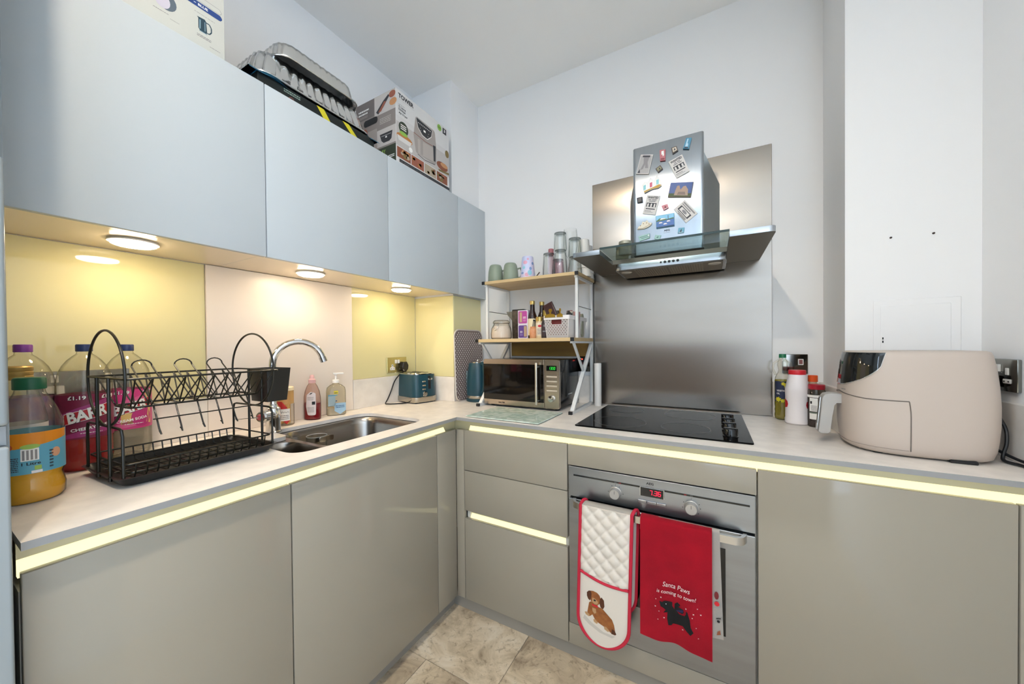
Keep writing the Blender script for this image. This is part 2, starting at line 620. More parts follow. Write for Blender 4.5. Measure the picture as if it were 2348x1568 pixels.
# coving-free access panel flush in the pier
t = thing('access_panel', 'flush white access panel in the wall above the air fryer', 'panel', (2.16, -.268, 1.15))
q = MB(); q.box(2.062, 2.258, -.2715, -.268, 1.09, 1.356, .0015, 1); q.build('frame', WALL, t)
q = MB(); q.box(2.079, 2.236, -.2735, -.2712, 1.105, 1.337, .001, 1); q.build('panel_door', WALL, t)
q = MB(); q.box(2.0825, 2.0855, -.2745, -.2733, 1.215, 1.222); q.box(2.0825, 2.0855, -.2745, -.2733, 1.226, 1.233); q.build('key_slot', BLK, t)
for i, (x, z, l) in enumerate(((2.104, 1.558, 'left'), (2.2, 1.557, 'right'))):
    q = MB(); q.lathe([(.0032, 0), (.0028, .003), (.001, .004)], (0, 0, 0), 10, 'y')
    o = q.build('wall_screw', mat('dark_screw', '#3a2d26', .5, metal=.6), None, (x, -.268, z))
    o.scale = (1, -1, 1)
    tag(o, 'tiny dark screw in the white wall, the %s of the two above the access panel' % l, 'screw', 'screws in the wall')

# splashbacks
def panel(name, label, m, *b):
    q = MB(); q.box(*b, .0012, 1)
    return tag(q.build(name, m), label, 'splashback')
panel('splashback_panel', 'yellow glass splashback panel behind the drink bottles and dish rack', YELLOW, 0, .006, -1.777, -1.316, 1.041, 1.5185)
panel('splashback_panel', 'cream white splashback panel behind the sink and tap', mat('white_splash', '#e8ddd2', .3), 0, .012, -1.3145, -.7225, .9005, 1.5185)
panel('splashback_panel', 'yellow glass splashback panel with the socket beside the toaster', YELLOW, 0, .006, -.721, -.2793, 1.051, 1.5185)
panel('splashback_panel', 'narrow yellow glass panel on the front of the boxed column', YELLOW, .0065, .303, -.279, -.273, 1.041, 1.5085)
panel('splashback_panel', 'yellow glass panel on the column side behind the dotted board', YELLOW, .297, .303, -.2725, -.0005, 1.041, 1.5085)
plane_uv(panel('splashback_panel', 'tall brushed steel splashback sheet behind hob and cooker hood', mat('splash_steel', '#a59d94', .19, metal=1.0, aniso=.85, arot=SPL_ROT, var=(5, '#8f867c', .35), stretch=(.25, 1, 1)), 1.038, 1.822, -.005, -.0005, .9015, 2.075))
# ------------------------------------------------------------------ worktop and sink
cut = round_poly([(.13, -.738), (.515, -.738), (.515, -1.292), (.262, -1.292), (.262, -1.172), (.13, -1.172)], [.085, .075, .06, .06, .03, .10], 8)
L_out = [(0.0005, -1.778), (.6, -1.778), (.6, -.633), (2.2995, -.633), (2.2995, -.2685), (1.9915, -.2685), (1.9915, -.0005), (.0005, -.0005)]
mb = MB(); mb.plate(L_out, [cut], .886, .9)
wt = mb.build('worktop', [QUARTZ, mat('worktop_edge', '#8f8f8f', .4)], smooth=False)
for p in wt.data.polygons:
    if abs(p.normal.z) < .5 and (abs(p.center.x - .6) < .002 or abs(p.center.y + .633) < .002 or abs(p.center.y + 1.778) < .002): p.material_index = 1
tag(wt, 'pale quartz L-shaped worktop with a cut-out for the sink', 'worktop')

t = thing('kitchen_sink', 'undermounted stainless steel sink with one and a half bowls', 'sink', (.33, -1.0, .884))
deck = round_poly([(.11, -.718), (.535, -.718), (.535, -1.312), (.242, -1.312), (.242, -1.192), (.11, -1.192)], [.09, .08, .07, .07, .03, .10], 8)
main = rrect(.142, .505, -1.158, -.75, .085, 8)
small = rrect(.278, .505, -1.283, -1.176, .05, 8)
SINK = mat('sink_steel', '#a39c93', .24, metal=1.0, var=(18, '#8d867e', .3), stretch=(1, .2, 1))
mb = MB(); mb.plate(deck, [main, small], .8815, .8845); mb.build('rim', SINK, t)
def bowl(nm, R, d, ins, drain):
    q = MB()
    cx = sum(p[0] for p in R) / len(R); cy = sum(p[1] for p in R) / len(R)
    rings = []
    for s, z in ((0, .8845), (.02, .880), (.05, .86), (.06, .8845 - d * .8), (.12, .8845 - d * .95), (.25, .8845 - d), (.97, .8845 - d - .004)):
        rings.append([(cx + (p[0] - cx) * (1 - s), cy + (p[1] - cy) * (1 - s), z) for p in R])
    q.loft(rings, False, True)
    o = q.build(nm, SINK, t, ang=60)
    w = MB(); w.lathe([(.032, 0), (.03, .003), (.018, .003), (.016, .001)], (drain[0], drain[1], .8845 - d - .004), 20)
    w.build('drain', CHROME, o)
    return o
bm_ = bowl('bowl', main, .17, .02, (.3, -.95))
bowl('bowl', small, .13, .02, (.39, -1.23))
# overflow plate on the back wall of the main bowl
q = MB(); R = rrect(-1.0, -.935, .82, .842, .007, 4)
q.prism(R, .166, .1695, 'yz', .001); q.build('overflow', CHROME, bm_)

# ------------------------------------------------------------------ base units
def base_door(x0, x1, y0, y1, z0, z1, t, name='door'):
    q = MB(); q.box(x0, x1, y0, y1, z0, z1, .0018, 2)
    return q.build(name, GLOSS_LO, t)
g = .0016
def left_unit(y0, y1, label, body=True):
    t = thing('base_cabinet', label, 'cabinet', (.3, (y0 + y1) / 2, .067))
    q = MB()
    q.box(.03, .548, y0 + .001, y0 + .017, .067, .80); q.box(.03, .548, y1 - .017, y1 - .001, .067, .80)
    q.box(.03, .548, y0 + .017, y1 - .017, .067, .085); q.box(.03, .045, y0 + .017, y1 - .017, .085, .68)
    q.build('body', CARCASS, t)
    base_door(.5525, .571, y0 + g, y1 - g, .07, .8365, t)
left_unit(-1.777, -1.333, 'warm grey gloss base cabinet beside the tall unit, under the dish rack')
left_unit(-1.333, -.732, 'wide warm grey gloss base cabinet under the sink')
t = thing('filler_panel', 'narrow warm grey corner filler panel right of the sink cabinet', 'panel', (.56, -.667, .067))
base_door(.5525, .571, -.732 + g, -.6035, .07, .8365, t, 'panel')
t = thing('filler_panel', 'narrow warm grey corner filler strip left of the drawers', 'panel', (.59, -.594, .067))
base_door(.5715, .615 - g, -.603, -.5845, .07, .8365, t, 'panel')

def back_body(x0, x1, t, top=.80, yb=-.03):
    q = MB()
    q.box(x0 + .001, x0 + .017, -.58, yb, .067, top); q.box(x1 - .017, x1 - .001, -.58, yb, .067, top)
    q.box(x0 + .017, x1 - .017, -.58, yb, .067, .085); q.box(x0 + .017, x1 - .017, yb - .015, yb, .085, top)
    q.build('body', CARCASS, t)
t = thing('drawer_unit', 'warm grey gloss three-drawer unit left of the oven', 'drawers', (.86, -.3, .067))
back_body(.615, 1.109, t)
for z0, z1 in ((.657, .8365), (.474, .654), (.07, .437)):
    base_door(.615 + g, 1.109 - g, -.603, -.5845, z0, z1, t, 'drawer')
t = thing('base_cabinet', 'warm grey gloss base cabinet right of the oven', 'cabinet', (1.96, -.4, .067))
back_body(1.711, 2.212, t, yb=-.275)
base_door(1.711 + g, 2.212 - g, -.603, -.5845, .07, .8365, t)
t = thing('filler_panel', 'warm grey filler strip between the right cabinet and the wall', 'panel', (2.255, -.594, .067))
base_door(2.212 + g, 2.2985, -.603, -.5845, .07, .8365, t, 'panel')
t = thing('oven_housing', 'warm grey gloss oven housing with fascia strips above and below the oven', 'cabinet', (1.41, -.3, .067))
q = MB()
q.box(1.110, 1.1135, -.583, -.03, .067, .80); q.box(1.7075, 1.7105, -.583, -.03, .067, .80); q.box(1.1135, 1.7075, -.583, -.03, .067, .085)
q.build('body', CARCASS, t)
base_door(1.109 + g, 1.711 - g, -.603, -.5845, .759, .8365, t, 'fascia')
base_door(1.109 + g, 1.711 - g, -.603, -.5845, .07, .151, t, 'fascia')

# ---- lit handle channels
RAIL = mat('channel_metal', '#cfc9a8', .42, metal=.3)
def led_mat():
    return mat('led_diffuser', '#b8a850', .4, emit=LED_E, ecol=LED_COL)
def led(label, pts_back, axis, lim):
    """pts_back: (a0, a1, front, z0, z1); axis 'y' = runs along y facing +x, 'x' = runs along x facing -y"""
    a0, a1, fr, z0, z1 = pts_back
    if axis == 'y':
        t = thing('light_strip', label, 'light strip', (fr, (a0 + a1) / 2, z0))
        q = MB(); q.box(fr - .034, fr - .031, a0, a1, z0 - .012, z1, 0); q.build('channel', RAIL, t)
        q = MB(); q.prism([(fr - .0305, z0 - .011), (fr - .0190, z0 - .011), (fr - .0190, z0 - .002), (fr - .0305, z0 + .017)], a0, lim, 'xz'); q.build('diffuser', led_mat(), t)
    else:
        t = thing('light_strip', label, 'light strip', ((a0 + a1) / 2, -fr, z0))
        q = MB(); q.box(a0, a1, -fr + .031, -fr + .034, z0 - .012, z1, 0); q.build('channel', RAIL, t)
        q = MB(); q.prism([(-fr + .0305, z0 - .011), (-fr + .0190, z0 - .011), (-fr + .0190, z0 - .002), (-fr + .0305, z0 + .017)], lim, a1, 'yz'); q.build('diffuser', led_mat(), t)
led('glowing yellow handle channel under the worktop along the sink run', (-1.777, -.57, .571, .8365, .8855), 'y', -.655)
led('glowing yellow handle channel under the worktop along the hob run', (.541, 2.297, .603, .8365, .8855), 'x', .63)
led('short glowing yellow handle channel above the bottom drawer', (.6325, 1.0915, .603, .437, .474), 'x', .634)

# ------------------------------------------------------------------ tall unit at the left edge
TALLM = mat('tall_unit_gloss', '#90979a', .25)
t = thing('tall_cabinet', 'tall pale gloss cabinet at the left edge beside the worktop', 'cabinet', (.3, -2.1, 0))
q = MB(); q.box(.002, .598, -2.42, -1.786, .0, 2.62); q.build('body', TALLM, t)
for z0, z1, xf, b in ((.08, 1.064, .622, .004), (1.098, 1.523, .622, .006), (1.527, 2.615, .615, .002)):
    q = MB(); q.box(.6, xf, -2.415, -1.788 + (.0 if z1 < 2 else -.003), z0, z1, b, 3); q.build('door', TALLM, t)
q = MB(); q.box(.6, .606, -2.41, -1.79, 1.066, 1.096); q.build('grip_channel', mat('grip_grey', '#8d9092', .4), t)

# ------------------------------------------------------------------ wall cabinets
def wall_cab(y0, y1, label):
    t = thing('wall_cabinet', label, 'cabinet', (.17, (y0 + y1) / 2, 1.52))
    q = MB(); q.box(.001, .3245, y0 + .0004, y1 - .0004, 1.5205, 2.066)
    o = q.build('body', [GLOSS_UP, UNDER], t, smooth=False)
    for p in o.data.polygons:
        if p.normal.z < -.9: p.material_index = 1
    q = MB(); q.box(.3255, .343, y0 + .0013, y1 - .0013, 1.511, 2.067, .0015, 2); q.build('door', GLOSS_UP, t)
wall_cab(-1.777, -1.274, 'white gloss wall cabinet at the left, under the printed kettle carton')
wall_cab(-1.274, -.777, 'white gloss wall cabinet above the sink, under the foil trays')
wall_cab(-.777, -.2775, 'white gloss wall cabinet under the air fryer carton')
t = thing('filler_panel', 'narrow white gloss filler at the column end of the wall cabinets', 'panel', (.32, -.14, 1.511))
q = MB(); q.box(.3035, .3245, -.2765, -.0005, 1.5205, 2.066); q.build('body', GLOSS_UP, t)
q = MB(); q.box(.3255, .343, -.2762, -.0005, 1.511, 2.067, .0015, 2); q.build('panel', GLOSS_UP, t)

# round lamps under the wall cabinets
def lamp(y, label):
    t = thing('cabinet_light', label, 'lamp', (.175, y, 1.52), room=False, group='lamps under the wall cabinets')
    q = MB(); q.lathe([(.0, 0), (.050, 0), (.052, -.002), (.052, -.0055), (.047, -.0065)], seg=36, cap0=False, cap1=False); q.build('bezel', WHITE_PL, t)
    q = MB(); q.lathe([(.0465, -.006), (.0455, -.010), (.040, -.0125), (.0, -.0135)], seg=36, cap0=True, cap1=False)
    q.build('lens', mat('lamp_lens', '#fff3dc', .4, emit=LAMP_E, ecol=LAMP_COL), t)
lamp(-1.535, 'lit round lamp under the left wall cabinet, above the dish rack')
lamp(-1.03, 'lit round lamp under the middle wall cabinet, above the tap')
lamp(-.548, 'lit round lamp under the right wall cabinet, above the toaster')

# ceiling downlights (outside the frame, they light the room)
def downlight(x, y, label):
    t = thing('ceiling_downlight', label, 'lamp', (x, y, HC), room=False, group='ceiling downlights')
    q = MB(); q.lathe([(.038, 0), (.052, 0), (.052, -.004), (.038, -.003)], seg=30, cap0=False, cap1=False); q.build('bezel', WHITE_PL, t)
    q = MB(); q.lathe([(.0375, -.0005), (.036, -.002), (.0, -.0025)], seg=30, cap1=False); q.build('lens', mat('downlight_lens', '#fff2e0', .4, emit=SPOT_E, ecol=SPOT_COL), t)
downlight(1.16, -2.0, 'round ceiling downlight over the middle of the kitchen')
downlight(1.16, -3.2, 'round ceiling downlight near the window')
# ------------------------------------------------------------------ hob
t = thing('ceramic_hob', 'black glass four-zone hob set on the worktop', 'hob', (1.415, -.303, .9))
q = MB(); q.prism(rrect(1.124, 1.7075, -.561, -.046, .006, 3), .9002, .9055, 'xy', .0012)
q.build('glass_top', mat('hob_glass', '#090808', .05, spec=.06), t)
RING = mat('hob_ring', '#4d4a47', .35)
for cx, cy, r in ((1.24, -.15, .078), (1.51, -.165, .1), (1.268, -.425, .1), (1.507, -.43, .083)):
    q = MB()
    q.loft([[(cx + (r + d) * math.cos(2 * math.pi * i / 48), cy + (r + d) * math.sin(2 * math.pi * i / 48), z) for i in range(48)] for d, z in ((-.0012, .9056), (-.0012, .9059), (.0012, .9059), (.0012, .9056))], closed=True)
    q.build('cooking_zone', RING, t)
for cy in (-.225, -.31, -.395, -.49):
    q = MB(); q.lathe([(.0235, .9056), (.0235, .9075), (.021, .9085), (.0195, .929), (.018, .931), (0, .931)], (1.648, cy, 0), 24, cap1=False)
    q.box(1.627, 1.669, cy - .0045, cy + .0045, .9085, .9335, .0015, 1)
    q.build('knob', BLK_GLOSS, t)

# ------------------------------------------------------------------ oven
OX0, OX1 = 1.1145, 1.7065
OV = mat('oven_steel', '#a3a8ae', .33, metal=1.0, var=(26, '#949699', .3), stretch=(.05, 1, 1))
t = thing('built_in_oven', 'built-in stainless steel electric oven with two dials and red clock', 'oven', (1.41, -.3, .153))
q = MB(); q.box(OX0 + .003, OX1 - .003, -.585, -.06, .155, .755, 0); q.build('body', BLK, t)
q = MB(); q.box(OX0, OX1, -.607, -.5855, .643, .7565, .0015, 1)
pan = q.build('control_panel', OV, t)
q = MB(); q.box(1.135, 1.692, -.6082, -.6065, .722, .7275); q.build('dark_strip', BLK_GLOSS, pan)
# clock
q = MB(); q.box(1.3745, 1.4535, -.6095, -.6065, .695, .727, .001, 1); q.build('clock_frame', CHROME, pan)
q = MB(); q.box(1.377, 1.451, -.6105, -.609, .6965, .7255); q.build('clock_display', BLK_GLOSS, pan)
DIG = mat('red_digits', '#ff1030', .5, emit=2.4, ecol='#ff1636')
SEG = {'7': 'abc', '3': 'abgcd', '6': 'afgedc', '1': 'bc', '0': 'abcdef'}
def digits(P, s, x0, y0, w, h, gap, m, th=.0016, slant=.1):
    x = x0
    for ch in s:
        if ch in '.:':
            P.rect(x + .0004, x + .0004 + th, y0, y0 + th, m)
            if ch == ':': P.rect(x + .0004, x + .0004 + th, y0 + h * .6, y0 + h * .6 + th, m)
            x += th + gap * .5; continue
        S = {'a': (0, h, w, h), 'b': (w, h / 2, w, h), 'c': (w, 0, w, h / 2), 'd': (0, 0, w, 0), 'e': (0, 0, 0, h / 2), 'f': (0, h / 2, 0, h), 'g': (0, h / 2, w, h / 2)}
        for k in SEG[ch]:
            a, b, c, d = S[k]
            P.line([(x + a + slant * b, y0 + b), (x + c + slant * d, y0 + d)], th, m)
        x += w + gap
P = Print(); digits(P, '7.36', 1.4065, .7045, .0075, .0145, .0042, DIG); P.build('clock_digits', pan, on_yneg(-.6105))
P = Print()
P.text('AEG', 1.3955, 1.4195, .7365, .7445, BLACK, bold=.03)
P.rows(1.3945, 1.4205, .7305, .7335, 1, GREYP)
for cx, mk in ((1.292, (60, 120, 180, 240, 0)), (1.534, (30, 0, -40, -80, -110, 150, 190))):
    P.line([(cx, .709), (cx, .719)], .0006, BLACK)
    for a in mk:
        P.rect(cx + .026 * math.cos(math.radians(a)) - .0015, cx + .026 * math.cos(math.radians(a)) + .0015, .6875 + .026 * math.sin(math.radians(a)) - .001, .6875 + .026 * math.sin(math.radians(a)) + .001, BLACK)
P.rows(1.395, 1.42, .6565, .6585, 1, GREYP)
P.build('panel_lettering', pan, on_yneg(-.607))
P = Print()
for x, m in ((1.292, GREYP), (1.3075, REDP), (1.516, REDP), (1.534, GREYP)):
    P.line([(x - .003, .7235), (x + .003, .7235), (x + .003, .7262), (x - .003, .7262), (x - .003, .7235)], .0006, m)
P.build('indicator_marks', pan, on_yneg(-.6082))
for i in range(3):
    q = MB(); q.box(1.368 + i * .0305, 1.3975 + i * .0305, -.6125, -.607, .672, .6815, .001, 1); q.build('clock_button', OV, pan)
for cx in (1.292, 1.534):
    q = MB(); q.lathe([(.0215, -.607), (.0215, -.609), (.0195, -.6105), (.0185, -.626), (.0165, -.629), (.0, -.629)], (cx, 0, .6875), 28, 'y', cap1=False)
    k = q.build('dial', mat('dial_grey', '#aeaba6', .38, metal=.5), pan)
    P = Print(); P.line([(cx, .6895), (cx, .7005)], .0011, BLACK); P.build('dial_mark', k, on_yneg(-.629))
q = MB(); q.box(OX0, OX1, -.607, -.5855, .155, .634, .002, 1); door = q.build('door', OV, t)
q = MB(); q.box(1.193, 1.6285, -.6085, -.6065, .301, .578, .001, 1); q.build('window', BLK_GLOSS, door)
# flat bar handle with swept ends
hp = [(1.140, -.607), (1.1425, -.622), (1.151, -.640), (1.168, -.6475), (1.41, -.6495), (1.652, -.6475), (1.669, -.640), (1.6775, -.622), (1.680, -.607)]
q = MB()
rings = []
for i, (x, y) in enumerate(hp):
    A = Vector(hp[max(i - 1, 0)]); B = Vector(hp[min(i + 1, len(hp) - 1)]); d = (B - A).normalized(); nn = Vector((-d.y, d.x)) * .005
    rings.append([(x - nn.x, y - nn.y, .6175), (x + nn.x, y + nn.y, .6175), (x + nn.x, y + nn.y, .6405), (x - nn.x, y - nn.y, .6405)])
q.loft(rings); q.build('handle', mat('handle_steel', '#c4bdb2', .28, metal=1.0), door, ang=50)

# ------------------------------------------------------------------ cooker hood
HS = mat('hood_steel', '#b8bcc0', .25, metal=1.0, var=(24, '#a9adb1', .3), stretch=(1, 1, .04))
HC_ = mat('chimney_steel', '#b4bac0', .2, metal=1.0, aniso=.8, var=(24, '#a6acb1', .3), stretch=(1, 1, .04))
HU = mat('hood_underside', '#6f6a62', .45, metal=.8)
t = thing('cooker_hood', 'stainless steel cooker hood with glass canopy over the hob', 'cooker hood', (1.43, -.2, 1.555))
for a, b, rx in ((1.083, 1.2, 1.083), (1.648, 1.778, 1.778)):
    pl = [(a, -.462), (b, -.462), (b, -.0055), (a, -.0055)]
    rr = [.0, .0, 0, 0]
    rr[0 if rx < 1.3 else 1] = .02
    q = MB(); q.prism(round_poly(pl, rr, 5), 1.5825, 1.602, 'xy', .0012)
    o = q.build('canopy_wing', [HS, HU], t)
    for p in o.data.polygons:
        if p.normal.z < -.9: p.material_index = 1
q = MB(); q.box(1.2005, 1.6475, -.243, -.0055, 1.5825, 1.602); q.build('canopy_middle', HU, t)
q = MB(); q.box(1.2, 1.648, -.460, -.10, 1.6025, 1.6085, .001, 1)
q.build('glass_canopy', clear('hood_glass', '#f0f6f4', '#c3d0cc', .02), t)
q = MB(); q.box(1.2, 1.648, -.4618, -.4598, 1.6015, 1.6092); q.build('glass_edge', mat('dark_glass_edge', '#2a3a38', .1), t)
q = MB(); q.prism(round_poly([(1.21, -.246), (1.648, -.246), (1.648, -.03), (1.21, -.03)], [.03, .03, 0, 0], 6), 1.553, 1.5822, 'xy', .001)
bx = q.build('motor_box', HS, t)
q = MB(); q.prism(round_poly([(1.222, -.235), (1.636, -.235), (1.636, -.035), (1.222, -.035)], [.02, .02, 0, 0], 5), 1.5505, 1.5532, 'xy'); o = q.build('base_plate', HU, bx)
for x0, x1 in ((1.29, 1.425), (1.43, 1.565)):
    q = MB()
    for i in range(14):
        xx = x0 + (x1 - x0) * i / 14
        q.box(xx + .0012, xx + (x1 - x0) / 14 - .0012, -.225, -.05, 1.5492, 1.5506)
    o2 = q.build('grease_filter', mat('filter_mesh', '#8a8378', .4, metal=.9), bx); 
for cx in (1.252, 1.606):
    q = MB(); q.lathe([(.0, 1.5488), (.022, 1.5488), (.024, 1.5505)], (cx, -.19, 0), 20, cap0=False, cap1=False); q.build('hood_light', mat('hood_lens', '#cfc9bd', .25), bx)
for i in range(5):
    q = MB(); r = .0055 if i else .004
    q.lathe([(r, -.246), (r, -.2485), (r * .8, -.2495), (0, -.2495)], (1.405 + .0165 * i, 0, 1.5685), 14, 'y', cap1=False); q.build('button', BLK, bx)
# chimney: rounded front sleeve with a wider duct box behind
q = MB(); R = round_poly([(1.293, -.25), (1.569, -.25), (1.569, -.20), (1.293, -.20)], [.012, .012, .003, .003], 6)
q.prism(R, 1.609, 2.079, 'xy', .0008)
ch = plane_uv(q.build('chimney', HC_, t))
q = MB()
q.loft([[(1.31, -.2, 1.609), (1.552, -.2, 1.609), (1.628, -.006, 1.609), (1.236, -.006, 1.609)], [(1.31, -.2, 2.06), (1.552, -.2, 2.06), (1.628, -.006, 1.945), (1.236, -.006, 1.945)]])
q.build('duct_box', mat('duct_steel', '#b6c2c9', .3, metal=.9), t)
P = Print(); P.text('AEG', 1.4185, 1.4415, 1.6965, 1.704, BLACK, bold=.03); P.rows(1.416, 1.444, 1.6905, 1.6925, 1, GREYP); P.build('maker_lettering', ch, on_yneg(-.25))

# ------------------------------------------------------------------ fridge magnets on the chimney
MY = -.2503
def magnet(label, poly, th, m, name='fridge_magnet', pr=None):
    cx = sum(p[0] for p in poly) / len(poly); cz = sum(p[1] for p in poly) / len(poly)
    t = thing(name, label, 'magnet', (cx, MY, cz), group='magnets on the cooker hood chimney')
    q = MB(); q.prism(poly, MY - th, MY, 'xz', min(.0008, th * .3)); q.build('plate', m, t)
    if pr: 
        pr.build('picture', t, on_yneg(MY - th))
    return t
def bil(Q, u, v):
    """u to the right, v up inside a quad given TL, TR, BR, BL"""
    tl, tr, br, bl = [Vector(p) for p in Q]
    return tuple((bl * (1 - u) + br * u) * (1 - v) + (tl * (1 - u) + tr * u) * v)
class QPrint(Print):
    def __init__(s, Q): super().__init__(); s.Q = Q
    def r(s, u0, u1, v0, v1, m, layer=0):
        return s.poly([bil(s.Q, u0, v0), bil(s.Q, u1, v0), bil(s.Q, u1, v1), bil(s.Q, u0, v1)], m, layer)
    def p(s, pts, m, layer=0):
        return s.poly([bil(s.Q, u, v) for u, v in pts], m, layer)
    def t(s, txt, u0, u1, v0, v1, m, layer=2, bold=.02):
        n0 = len(s.items); s.text(txt, u0, u1, v0, v1, m, layer, bold)
        vs, fs, mi, ly = s.items[-1]; s.items[-1] = ([bil(s.Q, *x) for x in vs], fs, mi, ly); return s
PAPER = mat('paper_white', '#d9d4cf', .5); INK = mat('ink_dark', '#3b3a40', .55); INK2 = mat('ink_grey', '#8d898a', .55)
Q = [(1.328, 2.045), (1.378, 2.032), (1.359, 1.953), (1.307, 1.966)]
p = QPrint(Q); p.r(.04, .96, .04, .96, mat('photo_grey', '#aaa7a6', .5)); p.p([(.3, .85), (.75, .88), (.7, .6), (.85, .3), (.6, .3), (.55, .5), (.45, .25), (.25, .2), (.4, .55)], INK2, 1); p.r(.2, .8, .86, .95, INK, 1); p.p([(.1, .05), (.3, .05), (.2, .25)], INK, 1)
magnet('grey photo magnet, tilted at the upper left of the chimney', Q, .004, PAPER, pr=p)
Q = [(1.404, 2.043), (1.427, 2.040), (1.426, 1.994), (1.405, 1.997)]
PINK = mat('magnet_pink', '#b5616b', .4)
p = QPrint(Q); p.p([(.3, .85), (.7, .9), (.75, .5), (.55, .35), (.45, .6), (.3, .5)], WHITE, 0); p.r(.15, .85, .08, .2, mat('ink_red', '#7e2f38', .5), 0)
magnet('upright pink magnet with a white figure near the chimney top', Q, .006, PINK, pr=p)
Q = [(1.449, 2.040), (1.469, 2.042), (1.475, 2.023), (1.454, 2.014)]
p = QPrint(Q); p.r(.15, .85, .15, .85, mat('cream_ink', '#cfc5b4', .5)); p.p([(.3, .3), (.5, .75), (.7, .35)], INK, 1)
magnet('small brown framed magnet, higher of the two brown ones', Q, .006, mat('magnet_brown', '#574a40', .4), pr=p)
Q = [(1.505, 2.065), (1.526, 2.060), (1.516, 2.017), (1.493, 2.024)]
p = QPrint(Q); p.p([(.25, .2), (.7, .2), (.65, .45), (.5, .5), (.5, .9), (.3, .9)], mat('blue_light', '#a9cfdf', .4)); p.r(.2, .8, .05, .14, INK, 1)
magnet('tall blue magnet at the top right of the chimney', Q, .006, mat('magnet_blue', '#3f87a6', .35), pr=p)
def wanted(Q, label, lines):
    p = QPrint(Q); p.t('WANTED', .1, .9, .82, .94, INK, bold=.04)
    for v, segs in lines:
        for u0, u1 in segs: p.r(u0, u1, v, v + .05, INK2)
    p.r(.12, .88, .38, .6, INK)
    for k in range(3): p.p(ell(.25 + .25 * k, .5, .07, .07, 12), PAPER, 1); p.p([(.16 + .25 * k, .39), (.34 + .25 * k, .39), (.3 + .25 * k, .45), (.2 + .25 * k, .45)], PAPER, 1)
    p.r(.15, .85, .26, .31, INK); p.r(.1, .6, .16, .19, INK2); p.r(.1, .75, .1, .12, INK2)
    magnet(label, Q, .004, PAPER, pr=p)
wanted([(1.437, 1.985), (1.490, 2.003), (1.517, 1.927), (1.468, 1.908)], 'white wanted poster magnet tilted right, in the upper right', ((.74, ((.3, .45), (.5, .72))), (.66, ((.2, .5), (.55, .8)))))
wanted([(1.353, 1.864), (1.406, 1.850), (1.385, 1.772), (1.333, 1.787)], 'white wanted poster magnet leaning left, on the left half', ((.74, ((.2, .4), (.45, .8))), (.66, ((.25, .75),))))
Q = [(1.387, 1.969), (1.406, 1.979), (1.416, 1.962), (1.397, 1.950)]
p = QPrint(Q); p.r(.15, .85, .2, .8, mat('olive_ink', '#8b8a6a', .5)); p.p([(.3, .3), (.6, .7), (.7, .3)], INK, 1)
magnet('small dark brown magnet, lower of the two brown ones', Q, .006, mat('magnet_brown', '#574a40', .4), pr=p)
# beach huts
poly = [(1.330, 1.909), (1.342, 1.9235), (1.352, 1.919), (1.358, 1.9235), (1.366, 1.936), (1.379, 1.920), (1.384, 1.926), (1.392, 1.937), (1.404, 1.925), (1.413, 1.892), (1.398, 1.883), (1.375, 1.884), (1.341, 1.874)]
p = Print(); CY = mat('hut_cyan', '#8fcdd2', .4); SAND = mat('sand', '#c9a04c', .5)
for k, m in enumerate((CY, mat('hut_pink', '#d4647c', .4), CY)):
    x = 1.336 + .026 * k; z = 1.886 + .006 * k
    p.poly([(x, z), (x + .016, z + .003), (x + .016, z + .026), (x + .006, z + .036), (x - .002, z + .022)], WHITE, 0)
    p.poly([(x + .002, z), (x + .012, z + .002), (x + .012, z + .022), (x + .002, z + .02)], m, 1)
p.poly([(1.341, 1.875), (1.375, 1.885), (1.398, 1.884), (1.411, 1.893), (1.4, 1.898), (1.37, 1.889), (1.34, 1.882)], SAND, 2)
magnet('row of three pastel beach huts magnet', poly, .007, WHITE_PL, pr=p)
Q = [(1.445, 1.896), (1.532, 1.879), (1.522, 1.819), (1.435, 1.837)]
p = QPrint(Q); p.r(.02, .98, .1, .98, mat('sky_navy', '#2b4f8e', .35)); p.r(.02, .98, .05, .25, mat('park_green', '#4c5a3d', .5), 1)
p.p([(.25, .12), (.85, .1), (.82, .5), (.7, .75), (.6, .72), (.5, .5), (.42, .78), (.33, .75), (.28, .45)], mat('blurred_skin', '#b39a8a', .6), 2)
p.p([(.38, .15), (.75, .15), (.7, .35), (.42, .35)], mat('blurred_coat', '#8c7a74', .6), 3)
magnet('wide blue landscape photo magnet on the right half', Q, .005, mat('magnet_wood', '#6d5b47', .45), pr=p)
Q = [(1.310, 1.860), (1.333, 1.861), (1.334, 1.837), (1.312, 1.837)]
p = QPrint(Q)
for k in range(3): p.p([(.2, .2 + .22 * k), (.8, .28 + .22 * k), (.8, .36 + .22 * k), (.2, .28 + .22 * k)], INK2)
magnet('small square black magnet at the left edge of the chimney', Q, .006, BLK, pr=p)
Q = [(1.409, 1.806), (1.434, 1.810), (1.438, 1.792), (1.418, 1.784)]
p = QPrint(Q); p.p([(.3, .25), (.5, .75), (.7, .3)], mat('ink_red', '#7e2f38', .5)); p.r(.15, .85, .1, .18, WHITE)
magnet('small pink magnet above the harbour picture', Q, .006, mat('magnet_pink2', '#c97f88', .4), pr=p)
Q = [(1.499, 1.813), (1.546, 1.749), (1.503, 1.717), (1.457, 1.782)]
p = QPrint(Q); p.r(.08, .92, .8, .9, INK2); p.r(.08, .7, .68, .75, INK2); p.r(.12, .88, .22, .6, INK); p.r(.2, .8, .27, .55, PAPER, 1); p.p(ell(.5, .41, .16, .1, 14), INK2, 2); p.r(.2, .85, .12, .16, INK); p.r(.3, .85, .04, .08, INK)
magnet('newspaper clipping magnet turned like a diamond', Q, .004, PAPER, pr=p)
